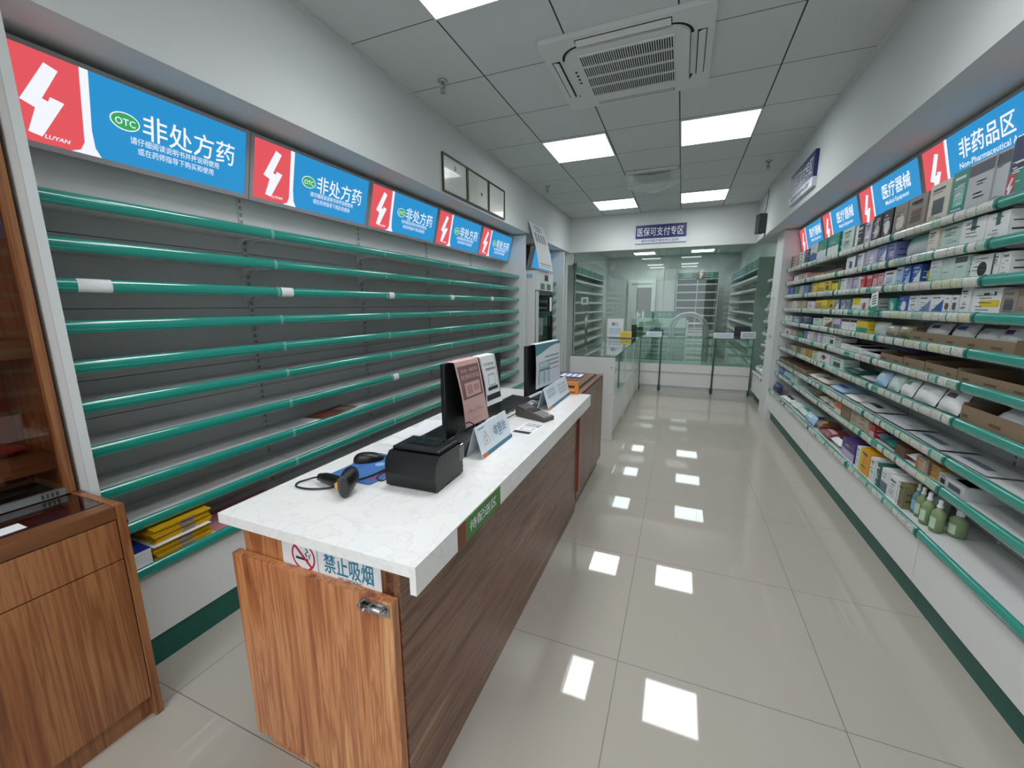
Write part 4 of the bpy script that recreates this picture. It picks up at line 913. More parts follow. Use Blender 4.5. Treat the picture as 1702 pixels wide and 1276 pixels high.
# ================================================================= WOODEN END CABINET
t = thing('end_cabinet', 'low wooden cabinet with inset glass top beyond the far end of the checkout', 'cabinet', (-.85, 3.28, 0))
m = MB(); m.box(-1.07, -.64, 2.785, 3.78, .1, .868, M_WOODV, .001); m.build('carcass', t)
m = MB(); m.box(-1.05, -.66, 2.8, 3.765, 0, .1, M_WOODV); m.build('plinth', t)
m = MB(); m.box(-.64, -.628, 2.787, 3.778, .085, .86, M_WOODV, .001); m.build('front_panel', t)
m = MB(); m.box(-.628, -.616, 2.79, 2.825, .15, .86, M_WOODR, .001); m.build('pull_strip', t)
m = MB(); m.box(-1.07, -.7, 2.785, 3.78, .8685, .876, M_WOODH); m.box(-.67, -.63, 2.785, 3.78, .8685, .876, M_WOODH); m.build('top_board', t)
m = MB(); m.box(-.7, -.67, 2.785, 3.78, .8682, .8695, M_SLOT); m.build('top_groove', t)
stack_sheet('leaflet', 'blue and white leaflet lying on the wooden end cabinet', 'leaflet', -1.0, -.78, 3.5, 3.72, .8765, .004, pm('leaflet_blue', '#3f4a8f', .4), lambda a, b, tt: [(-.08 + .05 * i, -.045 + .05 * i, -.09, .06, tt, tt + .0005, M_PAPER) for i in range(4)])
# ================================================================= GLASS SHOWCASES
M_SHWHITE = pm('case_white', '#dcdcda', .35)
def showcase_side(y0, y1, label, first=False):
    """white framed glass showcase along the aisle, glass front facing +x"""
    x0, x1, zt, zg = -1.13, -.632, .95, .44
    t = thing('glass_showcase', label, 'showcase', ((x0 + x1) / 2, (y0 + y1) / 2, 0), 'white glass showcases along the aisle')
    for k, (a, b) in enumerate(((y0, y0 + .02), (y1 - .02, y1))):
        m = MB()
        if k == 0 and first: m.box(x0, x1, a, b, 0, zt - .009, M_SHWHITE, .001)
        else: m.box(x0, x1, a, b, 0, zg, M_SHWHITE); m.box(x1 - .02, x1, a, b, zg, zt - .009, M_SHWHITE); m.box(x0, x0 + .02, a, b, zg, zt - .009, M_SHWHITE)
        m.build('side_panel', t)
    m = MB(); m.box(x0, x1 - .012, y0 + .021, y1 - .021, .06, zg - .012, M_SHWHITE); m.build('base', t)
    m = MB(); m.box(x0, x1 - .004, y0 + .021, y1 - .021, zg - .011, zg + .012, M_SHWHITE); m.build('glass_sill', t)
    m = MB(); m.box(x0 + .02, x1 - .03, y0 + .021, y1 - .021, 0, .059, M_WMET); m.build('plinth', t)
    m = MB(); m.box(x1 - .008, x1 - .002, y0 + .021, y1 - .021, zg + .013, zt - .009, M_GLASS); m.build('front_glass', t)
    m = MB(); m.box(x0, x1, y0 + .001, y1 - .001, zt - .008, zt, M_GLASS); m.box(x1 - .001, x1 + .0005, y0 + .001, y1 - .001, zt - .008, zt, M_GEDGE); m.box(x0, x1, y0, y0 + .0012, zt - .008, zt, M_GEDGE); m.build('glass_top', t)
    m = MB(); m.box(x0 + .01, x1 - .05, y0 + .022, y1 - .022, .69, .696, M_GLASS); m.build('glass_shelf', t)
    if first:
        m = MB(); m.lathe([(.006, 0), (.006, .004)], (x1 - .03, y0 - .004, .83), M_DGREY, 10, 'y'); m.build('screw_cap', t)
for k, lab in enumerate(('nearest white glass showcase, with the plain white end panel facing the checkout', 'middle white glass showcase along the aisle', 'far white glass showcase in the corner, under the yellow sign')):
    showcase_side(4.52 + k * 1.02, 5.535 + k * 1.02, lab, k == 0)
def showcase_end(x0, x1, label):
    y0, y1, zt, zg = 7.62, 8.1, .95, .49
    t = thing('glass_showcase', label, 'showcase', ((x0 + x1) / 2, (y0 + y1) / 2, 0), 'glass showcases across the end')
    m = MB(); m.box(x0 + .012, x1 - .012, y0 + .012, y1, .1, .34, M_SHWHITE); m.box(x0 + .012, x1 - .012, y0, y1, .345, zg, M_SHWHITE); m.build('base', t)
    m = MB(); m.box(x0 + .02, x1 - .02, y0 + .04, y1, 0, .099, M_WMET); m.build('plinth', t)
    m = MB(); m.box(x0, x0 + .011, y0 - .004, y1, 0, zt - .009, M_GLASSG); m.box(x0, x0 + .011, y0 - .006, y0 - .004, 0, zt - .009, M_GEDGE); m.build('side_glass', t)
    m = MB(); m.box(x1 - .011, x1, y0 - .004, y1, 0, zt - .009, M_GLASSG); m.box(x1 - .011, x1, y0 - .006, y0 - .004, 0, zt - .009, M_GEDGE); m.build('side_glass', t)
    m = MB(); m.box(x0 + .0115, x1 - .0115, y0, y0 + .006, zg + .001, zt - .009, M_GLASSG); m.build('front_glass', t)
    m = MB(); m.box(x0, x1, y0 - .004, y1, zt - .008, zt, M_GLASSG); m.box(x0, x1, y0 - .0055, y0 - .004, zt - .008, zt, M_GEDGE); m.build('glass_top', t)
    for z in (.65, .8):
        m = MB(); m.box(x0 + .0115, x1 - .0115, y0 + .02, y1, z, z + .006, M_GLASSG); m.box(x0 + .0115, x1 - .0115, y0 + .018, y0 + .02, z, z + .006, M_GEDGE); m.build('glass_shelf', t)
showcase_end(-.63, -.285, 'narrow glass showcase in the left corner of the end row')
showcase_end(-.28, .56, 'middle glass showcase of the end row, between two dark green edges')
showcase_end(.565, 1.125, 'right glass showcase of the end row, beside the white shelving end')
# little signs standing on the showcases
def tent_sign(x, y, w, h, label, face, ink, z=.9505):
    t = thing('counter_sign', label, 'sign', (x, y, z)); m = MB(); M = Matrix.Translation((x, y, z)) @ Matrix.Rotation(-.15, 4, 'X')
    m.box(-w / 2, w / 2, -.002, .002, .0006, h, face, 0, M); m.build('plate', t)
    m = MB(); O = Vector(place(M, (-w / 2, -.0021, 0))); R, U = X, (M.to_3x3() @ Z)
    for r in range(3): m.rect(w * .12, w * .88, h * (.22 + r * .22), h * (.3 + r * .22), O, R, U, ink, .001)
    m.build('print', t)
LBL = pm('sign_light_blue', '#8fc4dc', .5)
tent_sign(-.42, 7.75, .26, .09, 'small white and blue counter sign on the end showcases, left of centre', M_PAPER, LBL)
tent_sign(.69, 7.75, .3, .09, 'small white and blue counter sign on the right end showcase', M_PAPER, LBL)
tent_sign(1.06, 7.8, .22, .11, 'white counter sign with grey lines against the right wall shelving', M_PAPER, MATS['grey_print'])
tent_sign(-.86, 7.3, .2, .11, 'yellow sign standing on the far white showcase', pm('sign_yellow', '#e3cf5a', .5), pm('sign_yellow_ink', '#b98a22', .5))
t = thing('poster_stand', 'white poster with teal print standing behind the yellow sign', 'poster', (-1.06, 7.45, .951)); m = MB(); m.box(-1.2, -.92, 7.45, 7.456, .951, 1.27, M_PAPER)
O = Vector((-1.2, 7.45, .951))
m.build('sheet', t); m = MB(); m.text('医保', .08, .2, .05, O, X, Z, MATS['sign_steel_blue'], .001, .13, .02)
for r in range(3): m.rect(.03, .25, .06 + r * .035, .072 + r * .035, O, X, Z, MATS['mat_pale'], .001)
m.build('print', t)
m = MB(); m.box(-.78, -.7, 7.42, 7.5, .951, 1.17, M_BLACK, .004); tag(m.build('black_box', loc=(-.74, 7.46, .951)), 'narrow black box standing at the corner of the showcases', 'box')
m = MB(); m.box(-1.12, -.72, 7.15, 7.25, .951, .963, pm('dark_board', '#6a6461', .5)); tag(m.build('counter_board', loc=(-.92, 7.2, .951)), 'flat grey board lying before the yellow sign on the showcase', 'board')
t = thing('laptop', 'dark laptop standing open behind the right counter sign', 'laptop', (1.0, 8.0, .951)); m = MB(); m.box(.88, 1.12, 7.9, 8.06, .951, .966, M_DGREY, .003); m.build('keyboard_base', t); m = MB(); m.box(.88, 1.12, 8.065, 8.075, .96, 1.13, M_DGREY, .003); m.build('lid', t)

# ================================================================= REFRIGERATOR AND HANGING SHEET
def fridge():
    x0, x1, y0, y1, zt = -2.29, -1.79, 5.31, 6.02, 1.96
    t = thing('refrigerator', 'tall white medicine refrigerator with a glass door, beyond the left shelving', 'refrigerator', ((x0 + x1) / 2, (y0 + y1) / 2, 0))
    m = MB(); W_ = M_SHWHITE
    m.box(x0, x1 - .04, y0, y0 + .035, 0, zt, W_, .003); m.box(x0, x1 - .04, y1 - .035, y1, 0, zt, W_, .003); m.box(x0, x0 + .03, y0 + .0355, y1 - .0355, 0, zt, W_); m.box(x0 + .031, x1 - .04, y0 + .0355, y1 - .0355, 1.7, zt, W_); m.box(x0 + .031, x1 - .04, y0 + .0355, y1 - .0355, 0, .2, W_); m.build('cabinet', t)
    m = MB(); m.box(x1 - .039, x1, y0, y1, 1.705, zt, W_, .003); hp = m.build('header_panel', t)
    m = MB(); m.box(x1, x1 + .003, y0 + .3, y0 + .46, 1.84, 1.92, M_BLACKG); m.build('temperature_display', hp)
    for q in (.12, .4):
        m = MB(); m.box(x1, x1 + .002, y0 + q, y0 + q + .18, 1.72, 1.8, pm('teal_label', '#4f7f78', .4)); m.build('round_label' if False else 'label_plate', hp)
    m = MB(); fr = M_DGREY
    m.box(x1 - .03, x1, y0 + .01, y0 + .05, .21, 1.695, M_WMET); m.box(x1 - .03, x1, y1 - .05, y1 - .01, .21, 1.695, fr); m.box(x1 - .03, x1, y0 + .05, y1 - .05, 1.66, 1.695, fr); m.box(x1 - .03, x1, y0 + .05, y1 - .05, .21, .26, fr); d = m.build('door', t)
    m = MB(); m.box(x1 - .018, x1 - .012, y0 + .05, y1 - .05, .26, 1.66, glass('fridge_glass', '#aab5b0')); m.build('door_glass', d)
    m = MB(); m.box(x1, x1 + .025, y1 - .1, y1 - .07, .95, 1.35, M_BLACK, .004); m.build('door_handle', d)
    m = MB(); m.box(x1 + .0002, x1 + .001, y1 - .16, y1 - .06, 1.42, 1.62, M_PAPER); m.build('door_notice', d)
    for z in (.5, .8, 1.1, 1.4):
        m = MB(); m.box(x0 + .04, x1 - .05, y0 + .04, y1 - .04, z, z + .008, M_WMET); m.build('wire_shelf', t)
    m = MB(); m.box(x1 - .038, x1 - .001, y0 + .001, y1 - .001, .02, .2, W_); m.build('base_grille', t)
    rng = random.Random(9); n = 0
    for z in (.5, .8, 1.1):
        for k in range(5):
            y = y0 + .08 + k * .115; h = rng.uniform(.08, .2); col = rng.choice(('white', 'lgrey', 'beige', 'brown', 'mint')); n += 1
            m = MB(); m.box(x1 - .2, x1 - .09, y, y + .095, z + .0085, z + .0085 + h, pal(col)); tag(m.build('medicine_carton', loc=(x1 - .145, y + .047, z + .0085)), '%s carton inside the refrigerator, %s from the left on its %s shelf' % ({'lgrey': 'grey', 'mint': 'pale green'}.get(col, col), ORD[k], {.5: 'low', .8: 'middle', 1.1: 'upper'}[z]), 'carton', 'cartons in the refrigerator')
    m = MB(); m.box(x1 - .25, x1 - .05, y0 - .0012, y0 - .0002, 1.85, 1.93, M_PAPER); m.box(x1 - .16, x1 - .07, y0 - .002, y0 - .0012, 1.86, 1.92, MATS['mat_pale']); m.build('side_label', t)
fridge()
t = thing('hanging_sheet', 'long white printed sheet hanging aslant from the bulkhead down to the refrigerator top', 'poster', (-1.8, 5.4, 2.2))
def hs(u, v, l=0): return (-1.893 + .14 * (1 - v) + l + .02 * math.sin(3 * (1 - v)), 5.22 + .62 * u + .02 * (1 - v), 1.985 + .59 * v + .0 * u)
m = MB(); m.grid(5, 10, lambda u, v: hs(u, v), M_PAPER); m.grid(5, 10, lambda u, v: hs(u, v, -.001), M_PAPER); m.build('sheet', t)
m = MB(); gp = MATS['grey_print']
for q in ((.25, .75, .9, .93), (.3, .7, .84, .87), (.1, .9, .1, .12), (.1, .9, .05, .06)): m.grid(3, 2, lambda u, v, q=q: hs(q[0] + (q[1] - q[0]) * u, q[2] + (q[3] - q[2]) * v, .002), gp)
for k in range(4): m.grid(2, 4, lambda u, v, k=k: hs(.14 + k * .19 + .12 * u, .58 + .2 * v, .002), gp)
m.build('print', t)

# ================================================================= DISPENSARY BEHIND THE GLASS
GT = pm('pharmacy_green', '#4f7f6c', .35); DT = pm('strip_teal', '#2c6a62', .4)
def back_shelf(name, label, O, R, N_, w, h, zs, depth, strip, back, nstrip):
    """plain white shelving seen through the partition; R runs along it, N_ points to the front"""
    t = thing(name, label, 'shelving unit', tuple(O + R * w / 2))
    def bx(r0, r1, n0, n1, z0_, z1_, mat, m):
        c = [O + R * r + N_ * n + Z * z for z in (z0_, z1_) for (r, n) in ((r0, n0), (r1, n0), (r1, n1), (r0, n1))]
        m.faces([tuple(p) for p in c], [(3, 2, 1, 0), (4, 5, 6, 7), (0, 1, 5, 4), (1, 2, 6, 5), (2, 3, 7, 6), (3, 0, 4, 7)], mat)
    m = MB(); bx(0, w, 0, .015, 0, h, back, m); m.build('back_panel', t)
    for a in (0, w - .02):
        m = MB(); bx(a, a + .02, .016, depth, 0, h, M_SHWHITE, m); m.build('side_panel', t)
    for z in zs:
        m = MB(); bx(.021, w - .021, .016, depth - .02, z - .012, z + .012, M_DECK, m); bx(.021, w - .021, depth - .02, depth - .012, z - .02, z + .02, M_DECK, m); m.build('shelf', t)
    m = MB(); bx(.021, w - .021, .016, depth - .03, 0, zs[-1] - .05, M_SHWHITE, m); m.build('base_panel', t)
    m = MB(); bx(.021, w - .021, .02, depth - .001, h - strip, h - .001, DT, m); bx(0, w, depth + .0005, depth + .004, h - strip, h - strip + .02, M_WMET, m); bx(0, w, depth + .0005, depth + .004, h - .012, h, M_WMET, m); st = m.build('header_strip', t)
    for k in range(nstrip):
        m = MB(); a = w * (k + .5) / nstrip - .11; O2 = O + N_ * (depth + .0045) + Z * (h - strip * .8)
        for r_ in range(2): m.rect(a, a + .22, strip * (.12 + .32 * r_), strip * (.3 + .32 * r_), O2, R, Z, pm('strip_print', '#7fb3a6', .5), .001)
        for q in (a + .05, a + .11, a + .17): m.rect(q, q + .01, strip * .12, strip * .62, O2, R, Z, DT, .0015)
        m.build('strip_lettering', st)
    return t
ZB = [2.0, 1.78, 1.56, 1.34, 1.12, .9, .68, .46]
back_shelf('dispensary_shelving', 'long white shelving along the left side behind the glass door', Vector((-2.31, 8.35, 0)), Y, X, 3.3, 2.3, ZB, .3, .17, pm('pale_back', '#b9c2be', .5), 5)
back_shelf('dispensary_shelving', 'long grey shelving along the right side behind the glass partition', Vector((1.49, 12.9, 0)), -Y, -X, 4.35, 2.32, ZB, .28, .2, pm('grey_back', '#8f9795', .5), 6)
fc = back_shelf('dispensary_cabinet', 'dark shelved cabinet at the far end behind the partition', Vector((-.17, 13.55, 0)), X, -Y, 1.1, 2.42, [2.08, 1.86, 1.64, 1.42, 1.2, .98, .76], .4, .2, pm('dark_back', '#6a7370', .5), 2)
m = MB(); m.box(.375, .395, 13.16, 13.53, .3, 2.2, M_SHWHITE); m.build('divider', fc)
m = MB(); O = Vector((.2, 13.14, 2.23)); m.box(.34, .56, 13.143, 13.15, 2.225, 2.415, pm('emblem_brown', '#7a4434', .5)); bolt(m, Vector((.4, 13.143, 2.245)), X, Z, .12, M_PAPER, .002); m.build('emblem', fc)
m = MB(); m.box(-.62, -.2, 13.2, 13.95, 0, 2.55, M_SHWHITE, .003); tag(m.build('white_locker', loc=(-.41, 13.6, 0)), 'plain tall white locker between the doorway and the dark cabinet', 'locker')
# green glass-topped dispensing counter
t = thing('dispensing_counter', 'green fronted dispensing counter with a teal header behind the partition', 'counter', (-.6, 10.3, 0))
m = MB(); m.box(-1.05, .12, 10.0, 10.55, 0, 1.0, GT, .002); m.build('body', t)
for z in (.3, .5, .7, .9):
    m = MB(); m.box(-1.03, .1, 9.985, 9.999, z - .012, z + .012, pm('pale_green_edge', '#9dbfae', .3)); m.build('shelf_edge', t)
m = MB(); m.box(-1.05, .12, 9.98, 10.55, 1.001, 1.2, pm('pale_green_top', '#b4d3c5', .2)); m.build('top', t)
m = MB(); m.box(-.8, .05, 10.4, 10.45, 1.201, 1.36, DT); O = Vector((-.8, 10.4, 1.2)); m.text('处方药', .3, .04, .09, O, X, Z, MATS['strip_print'], .001, .3, .01); m.build('header_sign', t)
t = thing('slatted_rack', 'white rack of narrow slats right of the green counter', 'rack', (.3, 9.75, 0))
for x in (.13, .47):
    m = MB(); m.box(x, x + .03, 9.6, 9.9, 0, 1.17, M_SHWHITE); m.build('side_panel', t)
for k in range(11):
    m = MB(); m.box(.161, .469, 9.6, 9.9, .1 + k * .1, .115 + k * .1, M_SHWHITE); m.build('slat', t)
t = thing('arched_frame', 'pale grey arched frame standing behind the end showcases', 'arched frame', (.2, 9.2, 0))
m = MB(); pts = [(-.19, 9.2, .02), (-.19, 9.2, .6)] + [(.16 - .35 * math.cos(math.pi * k / 16), 9.2, 1.0 + .33 * math.sin(math.pi * k / 16)) for k in range(17)] + [(.53, 9.2, .6), (.55, 9.2, .02)]
m.tube(pts, .035, pm('arch_grey', '#aeb1b1', .35), 10); m.build('outer_tube', t)
m = MB(); m.tube([(p[0] * .84 + .03, p[1] + .12, p[2] * .97) for p in pts], .018, MATS['arch_grey'], 8); m.build('inner_tube', t)
# small things on the dispensing counter
for k, (x, h, c) in enumerate(((-.95, .16, 'white'), (-.9, .12, 'lgrey'), (-.82, .18, 'white'))):
    m = MB(); m.lathe([(.025, 0), (.025, h * .7), (.01, h * .8), (.01, h)], (x, 10.15, 1.2005), pal(c), 10); tag(m.build('bottle', loc=(x, 10.15, 1.2005)), ('left white', 'short grey', 'tall white')[k] + ' bottle standing on the green dispensing counter', 'bottle')
